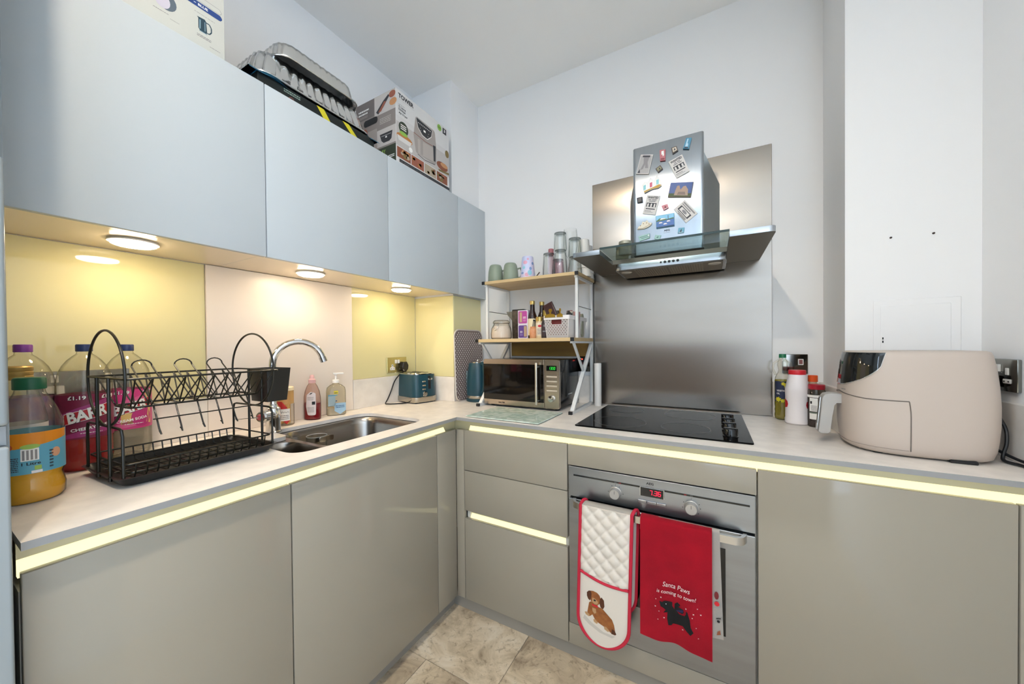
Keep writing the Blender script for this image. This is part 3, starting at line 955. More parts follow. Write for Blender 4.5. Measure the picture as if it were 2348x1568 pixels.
poly = [(1.311, 1.722), (1.316, 1.732), (1.327, 1.738), (1.333, 1.752), (1.343, 1.749), (1.352, 1.755), (1.359, 1.743), (1.371, 1.741), (1.370, 1.733), (1.356, 1.724), (1.335, 1.719)]
p = Print(); p.line([(1.314, 1.724), (1.335, 1.7225), (1.368, 1.735)], .0015, mat('ship_brown', '#8a6a4a', .5))
for x, z in ((1.325, 1.735), (1.337, 1.742), (1.35, 1.743), (1.36, 1.737)): p.disc(x, z, .002, mat('ship_brown', '#8a6a4a', .5))
magnet('cream ship-shaped magnet at the lower left', poly, .007, mat('magnet_cream', '#e2d8c2', .4), pr=p)
Q = [(1.387, 1.766), (1.459, 1.766), (1.460, 1.712), (1.389, 1.712)]
p = QPrint(Q); p.r(.02, .98, .62, .97, mat('sky_cyan', '#7fc2e2', .35)); p.r(.02, .98, .1, .62, mat('sea_blue', '#2465ad', .3)); p.p([(.03, .6), (.2, .75), (.45, .72), (.6, .62), (.97, .68), (.97, .58), (.03, .52)], mat('hill_green', '#4e6b45', .5), 1)
p.p([(.2, .62), (.55, .66), (.5, .72), (.3, .74)], WHITE, 2); p.r(.66, .69, .62, .9, INK, 2)
for u, v in ((.25, .35), (.68, .4), (.5, .22)): p.p([(u - .1, v), (u + .12, v + .02), (u + .06, v + .1), (u - .06, v + .1)], WHITE, 2)
p.r(.02, .98, .03, .1, mat('ink_navy', '#1d3556', .5), 1)
magnet('bright blue harbour picture magnet near the hood lettering', Q, .006, mat('magnet_blue', '#3f87a6', .35), pr=p)
Q = [(1.475, 1.701), (1.498, 1.699), (1.495, 1.678), (1.472, 1.679)]
p = QPrint(Q); p.p([(.3, .2), (.55, .85), (.6, .2)], INK); p.r(.15, .85, .1, .16, WHITE)
magnet('small blue magnet with a dark sail, low on the right', Q, .006, mat('magnet_blue3', '#6aa6bd', .4), pr=p)
Q = [(1.315, 1.691), (1.362, 1.697), (1.362, 1.677), (1.321, 1.669)]
p = QPrint(Q); p.r(.1, .8, .6, .72, mat('ink_green', '#5f8078', .5)); p.r(.2, .9, .3, .42, mat('ink_green', '#5f8078', .5)); p.p([(.85, .5), (.95, .9), (.97, .4)], WHITE)
MINT = mat('magnet_mint', '#9fc4bb', .4)
magnet('long mint green magnet at the bottom left of the chimney', Q, .006, MINT, pr=p)
Q = [(1.385, 1.687), (1.408, 1.681), (1.401, 1.662), (1.380, 1.671)]
p = QPrint(Q); p.p([(.3, .3), (.6, .8), (.7, .3)], mat('ink_green', '#5f8078', .5))
magnet('small mint green square magnet at the bottom', Q, .006, MINT, pr=p)

# ------------------------------------------------------------------ microwave
t = thing('microwave_oven', 'black microwave with stainless front under the white shelf unit', 'microwave', (.75, -.16, .9))
MX0, MX1 = .5345, .9635
q = MB(); q.box(MX0 + .003, MX1 - .003, -.296, -.022, .913, 1.146, .004, 2); body = q.build('body', mat('microwave_black', '#141416', .16, spec=.5), t)
for x in (.565, .935):
    for yy in (-.27, -.06):
        q = MB(); q.lathe([(.012, .9003), (.013, .903), (.013, .913)], (x, yy, 0), 14); q.build('foot', BLK, t)
MS = mat('microwave_steel', '#cfc3b4', .24, metal=1.0, var=(14, '#c0b3a3', .3), stretch=(1, 1, .06))
q = MB(); q.prism(round_poly([(MX0, .911), (.8855, .911), (.8855, 1.148), (MX0, 1.148)], [.012, .001, .001, .012], 5), -.318, -.2965, 'xz', .0015); dr = q.build('door', MS, t)
q = MB(); q.box(MX0 + .001, .8848, -.3195, -.3175, .9375, 1.1225, .0006, 1); q.build('window', mat('microwave_window', '#100d0b', .05, spec=.6), dr)
q = MB(); q.box(.8475, .8585, -.343, -.333, .9265, 1.1335, .004, 3)
for zz in (.945, 1.112): q.lathe([(.005, -.3185), (.005, -.335)], (.853, 0, zz), 12, 'y')
q.build('handle', mat('satin_handle', '#d3cabc', .3, metal=.9), dr)
P = Print(); P.text('SALTER', .6265, .665, .9195, .9275, mat('ink_brown', '#4a4038', .5), bold=.03); P.build('maker_lettering', dr, on_yneg(-.318))
q = MB(); q.prism(round_poly([(.8885, .911), (MX1, .911), (MX1, 1.148), (.8885, 1.148)], [.001, .012, .012, .001], 5), -.318, -.2965, 'xz', .0015); pn = q.build('control_panel', MS, t)
q = MB(); q.box(.899, .952, -.3195, -.3175, 1.094, 1.119, .0006, 1); dsp = q.build('display', BLK_GLOSS, pn)
P = Print(); digits(P, '1300', .9105, 1.1005, .006, .012, .0032, mat('green_digits', '#2ad23c', .5, emit=.7, ecol='#2adb3c'), th=.0012); P.build('display_digits', dsp, on_yneg(-.3195))
for i in range(4):
    q = MB(); z = 1.066 - .0225 * i
    q.box(.899, .9535, -.3195, -.3178, z - .0035, z + .0035, .0006, 1); q.build('button', mat('button_pale', '#cfc4b2', .35, metal=.4), pn)
P = Print()
for i in range(4): P.rows(.9, .952, 1.0735 - .0225 * i, 1.0765 - .0225 * i, 1, mat('ink_brown', '#4a4038', .5), seed=i)
P.build('button_lettering', pn, on_yneg(-.318))
q = MB(); q.lathe([(.0165, -.318), (.0165, -.328), (.015, -.331), (.0, -.332)], (.9245, 0, .9605), 28, 'y', cap1=False); q.build('dial', CHROME, pn)
q = MB(); q.box(MX1 - .0032, MX1 - .0022, -.19, -.13, .966, .9715); q.build('side_badge', mat('silver_badge', '#cfcfcf', .3, metal=.8), t)

# ------------------------------------------------------------------ toaster (local coords: long side along x, control end at +x)
t = thing('toaster', 'teal two-slice toaster with steel base band beside the wall socket', 'toaster', (.1, -.368, .9), math.radians(-11.5), room=False)
def toast_ring(hx, hy, z, r): return [(x, y, z) for x, y in rrect(-hx, hx, -hy, hy, r, 6)]
q = MB(); q.loft([toast_ring(.092, .074, .006, .03), toast_ring(.097, .079, .006, .035), toast_ring(.099, .081, .012, .035), toast_ring(.099, .081, .034, .035), toast_ring(.096, .078, .036, .034)]); q.build('base_band', mat('toaster_steel', '#b5b0a6', .22, metal=1.0), t)
q = MB(); q.loft([toast_ring(.0945, .0765, .036, .034), toast_ring(.0945, .0765, .05, .034), toast_ring(.0905, .0735, .155, .034), toast_ring(.0885, .0715, .160, .033)]); q.build('body', TEAL, t)
q = MB(); q.loft([toast_ring(.0895, .0725, .1595, .034), toast_ring(.0895, .0725, .164, .033), toast_ring(.086, .069, .168, .03)]); top = q.build('top_plate', CHROME, t)
for yy in (-.028, .022):
    q = MB(); q.box(-.065, .065, yy - .010, yy + .012, .1655, .1688); q.build('slot', BLK, top)
q = MB(); q.box(.0895, .0935, .012, .031, .042, .15, .001, 1); o = q.build('lever_track', BLK, t)
q = MB(); q.box(.0925, .104, .006, .034, .128, .139, .003, 2); q.build('lever', CHROME, t)
for i in range(3):
    q = MB(); q.box(.09, .0975, -.027, -.005, .116 - .0215 * i, .1235 - .0215 * i, .0015, 1); q.build('button', mat('button_steel', '#cfcbc2', .25, metal=.9), t)
q = MB(); q.lathe([(.0145, .091), (.0145, .101), (.013, .105), (0, .105)], (0, -.014, .052), 22, 'x', cap1=False); q.build('browning_dial', CHROME, t)
for sx in (-.07, .07):
    for sy in (-.05, .05):
        q = MB(); q.lathe([(.009, .0003), (.01, .006)], (sx, sy, 0), 12); q.build('foot', BLK, t)

# double socket with the toaster plug, on the yellow panel
def socket_local(t, face_mat, w=.146, h=.086, plate_m=None, holes=((-.036,), (.036,))):
    pass
BRASS = mat('socket_brass', '#b8ab78', .22, metal=.9)
t = thing('double_socket', 'brushed metal double socket on the yellow panel behind the toaster', 'socket', (.006, -.433, 1.112))
q = MB(); q.box(.0062, .0125, -.505, -.361, 1.069, 1.156, .0015, 1); q.build('face_plate', BRASS, t)
def outlet(cx_, cz_):
    q = MB(); q.prism(round_poly([(cx_ - .0165, cz_ - .016), (cx_ + .0165, cz_ - .016), (cx_ + .0165, cz_ - .001), (cx_ + .006, cz_ + .002), (cx_ + .006, cz_ + .016), (cx_ - .006, cz_ + .016), (cx_ - .006, cz_ + .002), (cx_ - .0165, cz_ - .001)], .004, 3), .0126, .0140, 'yz')
    return q
o = outlet(-.468, 1.1).build('outlet', WHITE_PL, t)
P = Print(); P.rect(-.4705, -.4655, 1.107, 1.113, BLACK); P.rect(-.480, -.475, 1.09, 1.0935, BLACK); P.rect(-.461, -.456, 1.09, 1.0935, BLACK); P.build('pin_holes', o, on_x(.014))
outlet(-.398, 1.1).build('outlet', WHITE_PL, t)
for yy in (-.443, -.423):
    q = MB(); q.box(.0122, .0165, yy - .0075, yy + .0075, 1.121, 1.142, .0015, 1); q.build('rocker', WHITE_PL, t)
# plug + cable
t = thing('toaster_plug', 'black plug with its cable in the socket behind the toaster', 'plug', (.014, -.398, 1.1))
q = MB(); q.prism(round_poly([(-.422, 1.10), (-.412, 1.127), (-.386, 1.130), (-.374, 1.11), (-.378, 1.085), (-.39, 1.073), (-.406, 1.073), (-.418, 1.085)], .006, 3), .0145, .046, 'yz', .005); q.build('body', mat('plug_black', '#1a1512', .3), t)
q = MB(); q.tube(smooth([(.030, -.398, 1.074), (.026, -.43, 1.055), (.022, -.462, 1.02), (.02, -.485, .97), (.022, -.51, .93), (.03, -.535, .906), (.05, -.538, .9045), (.08, -.518, .9045), (.105, -.485, .9045), (.118, -.455, .9045)]), .0032, 8); q.build('cable', BLK, t)

# ------------------------------------------------------------------ kettle
t = thing('electric_kettle', 'teal jug kettle with steel band squeezed beside the microwave', 'kettle', (.4135, -.195, .9), math.radians(-35), room=False)
t.scale = (.93, .93, .965)
q = MB(); q.lathe([(.072, .0003), (.075, .004), (.075, .014), (.07, .018)], seg=36); q.build('power_base', mat('teal_dark', '#1c3d48', .35), t)
q = MB(); q.lathe([(.0695, .0185), (.0715, .022), (.0705, .036)], seg=36); q.build('steel_band', mat('toaster_steel', '#b5b0a6', .22, metal=1.0), t)
q = MB(); q.lathe([(.0705, .036), (.072, .05), (.0715, .09), (.068, .14), (.062, .19), (.057, .222), (.054, .228)], seg=36, wob=lambda a, z: 1 + .09 * max(0, z - .19) / .04 * max(0, math.cos(a - math.pi)) ** 6); b_ = q.build('jug', TEAL, t)
q = MB(); q.lathe([(.053, .2275), (.05, .234), (.03, .239), (.012, .24), (.009, .248), (0, .249)], seg=30, cap1=False); q.build('lid', CHROME, t)
q = MB(); q.tube([(.05, 0, .222), (.075, 0, .228), (.096, 0, .215), (.104, 0, .17), (.1, 0, .11), (.085, 0, .065), (.066, 0, .05)], [.010, .010, .0105, .011, .0105, .01, .009], 10, flat=(1, .8)); q.build('handle', mat('teal_dark', '#1c3d48', .35), t)
q = MB(); q.prism(rrect(-.006, .006, .07, .18, .005, 4), .066, .0735, 'xz'); o = q.build('water_window', mat('gauge_grey', '#5d6f74', .2), t); o.rotation_euler = (0, 0, math.radians(-90)); o.rotation_euler = (0, 0, math.radians(150))
# ------------------------------------------------------------------ white shelf unit over the microwave
t = thing('shelf_unit', 'white metal two-tier shelf unit with wooden boards over the microwave', 'shelf', (.775, -.18, .9))
SX0, SX1 = .512, 1.046
def bar(nm, a, b, w=.014, d=None, m=WHITE_MET):
    q = MB(); q.bar(a, b, w, d); return q.build(nm, m, t, smooth=False)
for x, s in ((SX0 + .012, 1), (SX1 - .012, -1)):
    bar('back_post', (x, -.024, .9003), (x, -.024, 1.548))
    bar('front_post', (x, -.258, 1.252), (x, -.258, 1.548), .013)
    bar('diagonal_leg', (x, -.030, 1.225), (x, -.335, .912), .018, .012)
    bar('brace', (x, -.318, 1.236), (x, -.168, 1.085), .010, .010)
    bar('foot_bar', (x, -.352, .907), (x, -.031, .907), .016, .0135)
    q = MB(); q.box(x - .009, x + .009, -.364, -.352, .9003, .915, .001, 1); q.build('foot_cap', BLK, t)
    bar('shelf_rail', (x, -.338, 1.2305), (x, -.031, 1.2305), .014, .009)
    bar('shelf_rail', (x, -.272, 1.5435), (x, -.031, 1.5435), .014, .010)
    q = MB(); q.tube([(x, -.252, 1.405), (x, -.03, 1.405)], .002, 6); q.build('side_wire', mat('dark_wire', '#6a6560', .4, metal=.7), t)
q = MB(); q.box(SX0 - .004, SX1 - .004, -.35, -.02, 1.2355, 1.252, .0012, 1); q.build('board', WOOD, t)
q = MB(); q.box(SX0 + .002, SX1 + .003, -.284, -.018, 1.549, 1.5645, .0012, 1); q.build('board', WOOD, t)
q = MB(); q.box(SX0 + .028, SX1 - .03, -.022, -.0165, 1.155, 1.2345, .0008, 1); q.build('back_board', mat('dark_oak', '#a5813f', .5, var=(9, '#7a5c2f', .25), stretch=(.15, 2, 2)), t)
for z, yy in ((1.2435, -.352), (1.556, -.286)):
    for x in (SX0 + .004, SX1 - .004):
        q = MB(); q.box(x - .0085, x + .0085, yy - .003, yy + .004, z - .0088, z + .0088, .001, 1); q.build('corner_cap', BLK, t)

ZS = 1.2523     # middle board
ZT = 1.5648     # top board
# glass clip-top jar
t = thing('clip_jar', 'clip-top glass jar of white sugar at the left of the shelf', 'jar', (.607, -.25, ZS), room=False)
JG = clear('jar_glass', '#f5f2ec', '#7b7670', .04)
q = MB(); q.lathe([(.05, 0), (.056, .006), (.0575, .03), (.053, .058), (.043, .076), (.0415, .084)], seg=30, cap1=False); q.build('glass', JG, t)
q = MB(); q.lathe([(.048, .003), (.0535, .008), (.055, .03), (.0505, .056), (.042, .069), (0, .07)], seg=30, cap1=False); q.build('sugar', mat('sugar_white', '#efe2d6', .8), t)
q = MB(); q.lathe([(.043, .084), (.0455, .087), (.0455, .093), (.038, .101), (.0, .103)], seg=30, cap1=False); q.build('lid', JG, t)
WIRE = mat('clip_wire', '#b8b2a8', .25, metal=1.0)
q = MB(); q.tube([(.046 * math.cos(a), .046 * math.sin(a), .0855) for a in [i * math.pi / 12 for i in range(24)]], .0013, 6, True)
q.tube([(-.012, -.046, .086), (-.014, -.057, .07), (-.008, -.062, .05), (0, -.063, .045), (.008, -.062, .05), (.014, -.057, .07), (.012, -.046, .086)], .0013, 6); q.build('clip', WIRE, t)
# dark dispenser jar
t = thing('storage_jar', 'dark brown filled storage jar with sloping clear hopper behind the sugar', 'jar', (.700, -.205, ZS), room=False)
q = MB(); q.loft([[(x, y, z) for x, y in rrect(-w, w, -w, w, .012, 4)] for w, z in ((.034, 0), (.036, .004), (.037, .11), (.037, .15))]); q.build('body', mat('jar_brown', '#4b4038', .25, var=(60, '#2a231e', .2)), t)
q = MB(); q.loft([[(-.06, -.034, .128), (-.034, -.034, .1), (-.034, .034, .1), (-.06, .034, .128)], [(-.066, -.036, .146), (.03, -.036, .146), (.03, .036, .146), (-.066, .036, .146)]]); q.build('hopper', clear('hopper_plastic', '#d6d2c6', '#6c675d', .1, .25, '#9c968a'), t)
q = MB(); q.box(-.03, .04, -.039, .039, .148, .156, .003, 2); q.build('lid', mat('lid_black', '#1c1814', .35), t)
# tea boxes
def tea(z, c1, c2, label):
    t = thing('tea_box', label, 'box', (.753, -.25, z), room=False)
    q = MB(); q.box(-.0285, .0285, -.03, .03, 0, .0725, .0008, 1); q.build('carton', mat('carton_white', '#dcd3dc', .5), t)
    P = Print(); P.poly(rrect(-.0245, .0245, .005, .068, .006, 4), c1); P.rect(-.008 if z < 1.3 else -.018, .020 if z < 1.3 else -.004, .012, .062, mat('tea_gold', '#b59a7c', .5), 1) if z > 1.3 else P.rect(.006, .0225, .01, .064, mat('tea_gold', '#b59a7c', .5), 1)
    P.rows(-.016 if z < 1.3 else .002, -.002 if z < 1.3 else .018, .03, .042, 2, WHITE, 2, 6)
    P.rows(-.017 if z < 1.3 else .002, 0 if z < 1.3 else .018, .015, .027, 3, c2, 2)
    P.build('front_print', t, lambda u, v, h: (u, -.03 - h, v))
tea(ZS, mat('tea_purple', '#5b3d86', .5), mat('tea_lilac', '#a08ac2', .5), 'purple tea carton, the lower of the stacked pair')
tea(ZS + .0728, mat('tea_magenta', '#b0428f', .5), mat('tea_pink', '#d695c5', .5), 'magenta tea carton stacked on the purple one')
# bottles and spice jars
def bottle(name, label, cat, x, y, prof, m_body, cap=None, m_cap=None, bands=(), pr=None, z=ZS, seg=24, group=None, fluid=None):
    t = thing(name, label, cat, (x, y, z), room=False, group=group)
    q = MB(); q.lathe(prof, seg=seg, cap1=cap is None); q.build('body', m_body, t)
    if fluid: q = MB(); q.lathe(fluid[0], seg=seg); q.build('contents', fluid[1], t)
    if cap: q = MB(); q.lathe(cap, seg=seg); q.build('cap', m_cap, t)
    if bands:
        r, z0, z1, m = bands
        q = MB(); q.lathe([(r, z0), (r, z1)], seg=seg, cap0=False, cap1=False); lb = q.build('label', m, t)
        if pr: pr.build('label_print', lb, on_cyl(0, 0, r, math.radians(-66)), step=.006)
    return t
OILB = mat('soy_glass', '#2b160e', .08, spec=.6); GOLD = mat('cap_gold', '#b59b5c', .3, metal=.8); CREAM = mat('label_cream', '#e2d3ae', .5)
sauce = [(.0225, 0), (.024, .004), (.024, .105), (.018, .125), (.0125, .14), (.0115, .172)]
P = Print(); P.poly([(-.004, .03), (.017, .05), (.017, .092), (.004, .095)], BLACK, 0); P.rows(.003, .013, .055, .088, 5, CREAM, 1, 8)
bottle('sauce_bottle', 'dark sauce bottle with cream label and gold cap, left of the pair', 'bottle', .7995, -.262, sauce, OILB, [(.0128, .172), (.0128, .19), (.011, .191)], GOLD, (.0244, .016, .10, CREAM), P)
P = Print(); P.rect(-.015, .015, .02, .05, REDP)
bottle('sauce_bottle', 'dark sauce bottle with gold cap standing behind the spice jars', 'bottle', .826, -.205, sauce, OILB, [(.0128, .172), (.0128, .19), (.011, .191)], GOLD, (.0244, .016, .09, mat('label_tan', '#b7946a', .5)), P)
bottle('spice_jar', 'squat orange spice pot in front of the sauce bottles', 'jar', .8215, -.303, [(.014, 0), (.0165, .004), (.0175, .025), (.0165, .045), (.013, .05)], mat('paprika', '#c98256', .45, var=(50, '#d9a075', .2)), [(.0145, .05), (.0145, .056), (.012, .058)], mat('paprika_lid', '#d08b5c', .4))
bottle('spice_jar', 'small orange-capped jar half hidden behind the squat spice pot', 'jar', .8385, -.243, [(.015, 0), (.016, .004), (.016, .075)], mat('amber_body', '#a8622c', .35), [(.0165, .075), (.0165, .098), (.014, .1)], mat('cap_orange', '#d77a2c', .4))
P = Print(); P.disc(0, .06, .009, REDP, ry=.006); P.rows(-.012, .012, .02, .05, 4, GREYP)
bottle('spice_jar', 'pale spice grinder with red logo and gold lid', 'jar', .851, -.287, [(.0195, 0), (.0205, .004), (.0205, .078), (.0175, .084)], mat('grinder_body', '#d8c19a', .4), [(.0195, .084), (.0195, .104), (.017, .106)], GOLD, (.0209, .012, .075, mat('label_pale', '#dccdb4', .5)), P)
bottle('spice_jar', 'tall spice jar with yellow cap behind the grinder', 'jar', .862, -.225, [(.018, 0), (.019, .004), (.019, .115)], mat('spice_tan', '#8b6a44', .4), [(.0195, .115), (.0195, .142), (.017, .144)], mat('cap_yellow', '#cbb05a', .35, metal=.5))
bottle('spice_jar', 'dark-capped spice jar at the back beside the white basket', 'jar', .893, -.165, [(.018, 0), (.019, .004), (.019, .115)], mat('spice_tan', '#8b6a44', .4), [(.0195, .115), (.0195, .142), (.017, .144)], mat('cap_brown', '#4b3a26', .35))
P = Print(); P.disc(0, .06, .006, GREYP); P.rect(-.01, .01, .03, .036, GREYP)
bottle('spice_jar', 'slim black pepper grinder touching the white basket', 'jar', .8785, -.29, [(.0155, 0), (.0165, .004), (.0165, .07), (.012, .082)], mat('pepper_black', '#2c2322', .35), [(.0115, .082), (.0115, .098), (.009, .1)], mat('pepper_top', '#4a423c', .3), (.0168, .01, .068, mat('label_dark', '#3a2a2c', .45)), P)
# white basket
t = thing('storage_basket', 'white perforated plastic basket filled with packets on the shelf', 'basket', (.972, -.2, ZS))
bx0, bx1, by0, by1 = .8965, 1.0205, -.333, -.075
q = MB()
WB = mat('basket_white', '#e9e2de', .4)
def wall_grid(o, ux, n, w, h0, h1, cells, rows, hole, slot=None, name='x'):
    """perforated wall: small square holes in a checker pattern. o origin, ux unit along width"""
    pass
# front wall with holes (checker of perforations)
nx, nz = 17, 11
W = bx1 - bx0; Hh = .092
def lean(z): return .008 * (1 - z / Hh)
vs = {}
hole_faces = []
for ix in range(nx * 2 + 1):
    for iz in range(nz * 2 + 1):
        u = ix / (nx * 2); z = Hh * iz / (nz * 2)
        vs[(ix, iz)] = q.bm.verts.new((bx0 + lean(z) + (W - 2 * lean(z)) * u, by0 + lean(z), ZS + .001 + z))
for ix in range(nx * 2):
    for iz in range(nz * 2):
        cx_, cz_ = ix // 2, iz // 2
        hole = ix % 2 == 1 and iz % 2 == 1 and (cx_ + cz_) % 2 == 0 and 1 <= cz_ < nz - 1 and not (5 <= cx_ <= 11 and cz_ >= 7) and cx_ < nx - 1
        slot = (10 <= ix < 24) and (15 <= iz < 20)
        if hole or slot: continue
        q.face([vs[(ix, iz)], vs[(ix + 1, iz)], vs[(ix + 1, iz + 1)], vs[(ix, iz + 1)]])
r = bmesh.ops.solidify(q.bm, geom=list(q.bm.faces), thickness=.0018)
q.build('front_wall', WB, t, smooth=False)
q = MB()
def wl(a, b):   # side wall between two plan corners
    ring = []
    for z in (.001, Hh):
        k = lean(z)
        pa = (a[0] + (k if a[0] < .96 else -k), a[1] + (k if a[1] < -.2 else -k)); pb = (b[0] + (k if b[0] < .96 else -k), b[1] + (k if b[1] < -.2 else -k))
        ring.append([pa, pb, z])
    (p0, p1, z0), (p2, p3, z1) = ring
    d = Vector((p1[0] - p0[0], p1[1] - p0[1])).normalized(); nn = Vector((-d.y, d.x)) * .0018
    q.loft([[(p0[0], p0[1], ZS + z0), (p1[0], p1[1], ZS + z0), (p1[0] + nn.x, p1[1] + nn.y, ZS + z0), (p0[0] + nn.x, p0[1] + nn.y, ZS + z0)], [(p2[0], p2[1], ZS + z1), (p3[0], p3[1], ZS + z1), (p3[0] + nn.x, p3[1] + nn.y, ZS + z1), (p2[0] + nn.x, p2[1] + nn.y, ZS + z1)]])
wl((bx1, by0), (bx1, by1)); wl((bx1, by1), (bx0, by1)); wl((bx0, by1), (bx0, by0))
q.box(bx0 + .008, bx1 - .008, by0 + .008, by1 - .008, ZS + .0005, ZS + .003)
q.build('walls', WB, t, smooth=False)
q = MB(); oR = rrect(bx0 - .004, bx1 + .004, by0 - .004, by1 + .004, .008, 4); iR = rrect(bx0 + .002, bx1 - .002, by0 + .002, by1 - .002, .006, 4)
q.loft([[(x, y, ZS + .086) for x, y in oR], [(x, y, ZS + .105) for x, y in oR], [(x, y, ZS + .1055) for x, y in iR], [(x, y, ZS + .086) for x, y in iR]], closed=True); q.build('rim', WB, t)
# things in and on the basket
def packet(label, c, sx, sy, h, tilt, m, name='food_packet', cat='packet'):
    t = thing(name, label, cat, c, room=False)
    rings = []
    for z, k in ((0, .35), (.1, .9), (.5, 1.0), (.9, .8), (1.0, .12)):
        rings.append([(x * sx, y * sy * (k if k < 1 else 1), z * h) for x, y in rrect(-.5, .5, -.5, .5, .18, 4)])
    q = MB(); q.loft(rings); o = q.build('pouch', m, t); o.rotation_euler = tilt
    return t
packet('dark brown foil pouch leaning out of the basket', (.955, -.265, ZS + .012), .052, .02, .175, (.0, math.radians(-24), 0), mat('pouch_brown', '#3a1c18', .3))
packet('dark red packet low in the basket seen through the slot', (.952, -.3, ZS + .006), .08, .03, .088, (0, 0, 0), mat('pouch_red', '#7d2f2c', .4))
packet('pink and white packet at the back of the basket', (.992, -.2, ZS + .006), .05, .03, .125, (0, math.radians(6), 0), mat('pouch_pink', '#b98a86', .45))
packet('crimson packet standing behind the brown pouch', (.965, -.17, ZS + .006), .03, .03, .135, (0, 0, 0), mat('pouch_crimson', '#7a3033', .45))
packet('white and black wrapped packet at the right of the basket', (.982, -.255, ZS + .006), .03, .03, .125, (0, math.radians(8), 0), mat('pouch_mono', '#b8b2a6', .45, var=(45, '#2a2724', .02)))
packet('grey green packet at the back right of the basket', (1.005, -.13, ZS + .006), .035, .04, .118, (0, 0, 0), mat('pouch_sage', '#8f8d78', .45))
def clipthing(x, s, label):
    t = thing('bulldog_clip', label, 'clip', (x, by0 - .005, ZS + .1), room=False)
    GC = mat('clip_gold', '#b08a34', .28, metal=.9)
    q = MB(); q.loft([[(-.028 * s, -.004, -.004), (.028 * s, -.004, -.004), (.028 * s, .012, -.004), (-.028 * s, .012, -.004)], [(-.025 * s, -.002, .007), (.025 * s, -.002, .007), (.022 * s, .009, .007), (-.022 * s, .009, .007)], [(-.012 * s, .002, .013), (.012 * s, .002, .013), (.012 * s, .006, .013), (-.012 * s, .006, .013)]]); q.build('jaw', GC, t)
    q = MB()
    q.prism(round_poly([(-.005 * s, .010), (.005 * s, .010), (.004 * s, .020), (.009 * s, .028), (.006 * s, .037), (-.006 * s, .037), (-.009 * s, .028), (-.004 * s, .020)], .003 * s, 3), .002, .0045, 'xz'); q.build('lever', GC, t)
clipthing(.929, 1.0, 'large gold bulldog clip on the basket rim')
clipthing(.978, .55, 'small gold bulldog clip on the basket rim')

# ------------------------------------------------------------------ mugs, cups and glasses on the top board
def mug(x, y, rz, label):
    t = thing('mug', label, 'mug', (x, y, ZT), rz, room=False, group='sage green mugs on the top board')
    q = MB(); q.lathe([(.041, 0), (.042, .002), (.0415, .03), (.039, .06), (.034, .085), (.029, .094), (.026, .096)], seg=32); q.build('cup', mat('sage_glaze', '#8b9684', .35, spec=.4), t)
    q = MB(); q.tube([(.038, 0, .066), (.052, 0, .07), (.06, 0, .055), (.058, 0, .032), (.05, 0, .018), (.04, 0, .02)], .005, 8); q.build('handle', mat('sage_glaze', '#8b9684', .35, spec=.4), t)
mug(.556, -.222, math.radians(36), 'upturned sage green mug nearest the wall cabinets')
mug(.649, -.218, math.radians(25), 'upturned sage green mug between its twin and the patterned cup')
t = thing('patterned_cup', 'upturned lilac cup with pastel pattern beside the green mugs', 'cup', (.7485, -.21, ZT), room=False)
cupr = lambda z: .0415 - .012 * z / .12
q = MB(); q.lathe([(cupr(0), 0), (cupr(.05), .05), (cupr(.116), .116), (cupr(.12) - .003, .12)], seg=32); q.build('body', mat('cup_lilac', '#c3cbe8', .4, var=(14, '#e3cfe0', .12)), t)
P = Print(); CB = mat('cup_blue', '#7f97c4', .5); CT = mat('cup_teal', '#8fc6d8', .5); CP = mat('cup_pink', '#dba3b8', .5)
P.poly(ell(-.012, .085, .012, .01, 14), CP); P.disc(-.02, .058, .008, CT); P.disc(.012, .03, .012, CT, 0, .014); P.disc(.016, .052, .007, CB, 0, .009); P.disc(-.004, .02, .01, CP); P.disc(.03, .08, .008, CB); P.disc(.002, .102, .006, CP); P.disc(-.03, .03, .009, CB, 0, .006)
P.build('pattern', t, on_cyl(0, 0, cupr, math.radians(-65)), step=.006)
# glasses
GLS = clear('drinking_glass', '#fafbfa', '#b4b9b6', .02)
def tumbler(x, y, z, label, r0=.036, r1=.029, h=.105, facets=True, group='tumblers on the top board', m=None):
    """upturned tumbler, rim down; facets near the rim"""
    t = thing('glass_tumbler', label, 'glass', (x, y, z), room=False, group=group)
    n = 32
    rings = []
    for k in range(9):
        s = k / 8
        rr = r0 + (r1 - r0) * s
        f = .05 * max(0, 1 - abs(s - .35) / .4) if facets else 0
        rings.append([(rr * (1 + f * ((-1) ** i) * (1 if (k % 2) else -1)) * math.cos(2 * math.pi * i / n), rr * (1 + f * ((-1) ** i) * (1 if (k % 2) else -1)) * math.sin(2 * math.pi * i / n), h * s) for i in range(n)])
    q = MB(); q.loft(rings, False, True); q.build('wall', m or GLS, t, ang=12)
    q = MB(); q.lathe([(r0 - .002, 0), (r1 - .003, h - .014), (r1 - .006, h - .011)], seg=24, cap0=False); q.build('inner_wall', m or GLS, t)
    q = MB(); q.lathe([(r1 * 1.005, h - .004), (r1 * 1.01, h - .001), (r1 * .97, h + .0006), (0, h + .0006)], seg=28, cap0=False, cap1=False); q.build('base', clear('glass_base', '#dfe2e0', '#6a6d6c', .03, .10, '#8a8c8c'), t)
    return t
tumbler(.866, -.2, ZT, 'upturned cut-glass tumbler left of the stacked pair', .033, .028, .122)
tumbler(.927, -.195, ZT, 'upturned cut-glass tumbler at the bottom of the left stack', .036, .029, .133)
tumbler(.927, -.195, ZT + .134, 'upturned plain tumbler on top of the left stack', .0335, .0295, .085, False)
tumbler(1.0005, -.185, ZT, 'upturned cut-glass tumbler at the bottom of the right stack', .036, .028, .092)
tumbler(1.0005, -.185, ZT + .093, 'upturned plain tumbler on top of the right stack', .033, .030, .09, False)
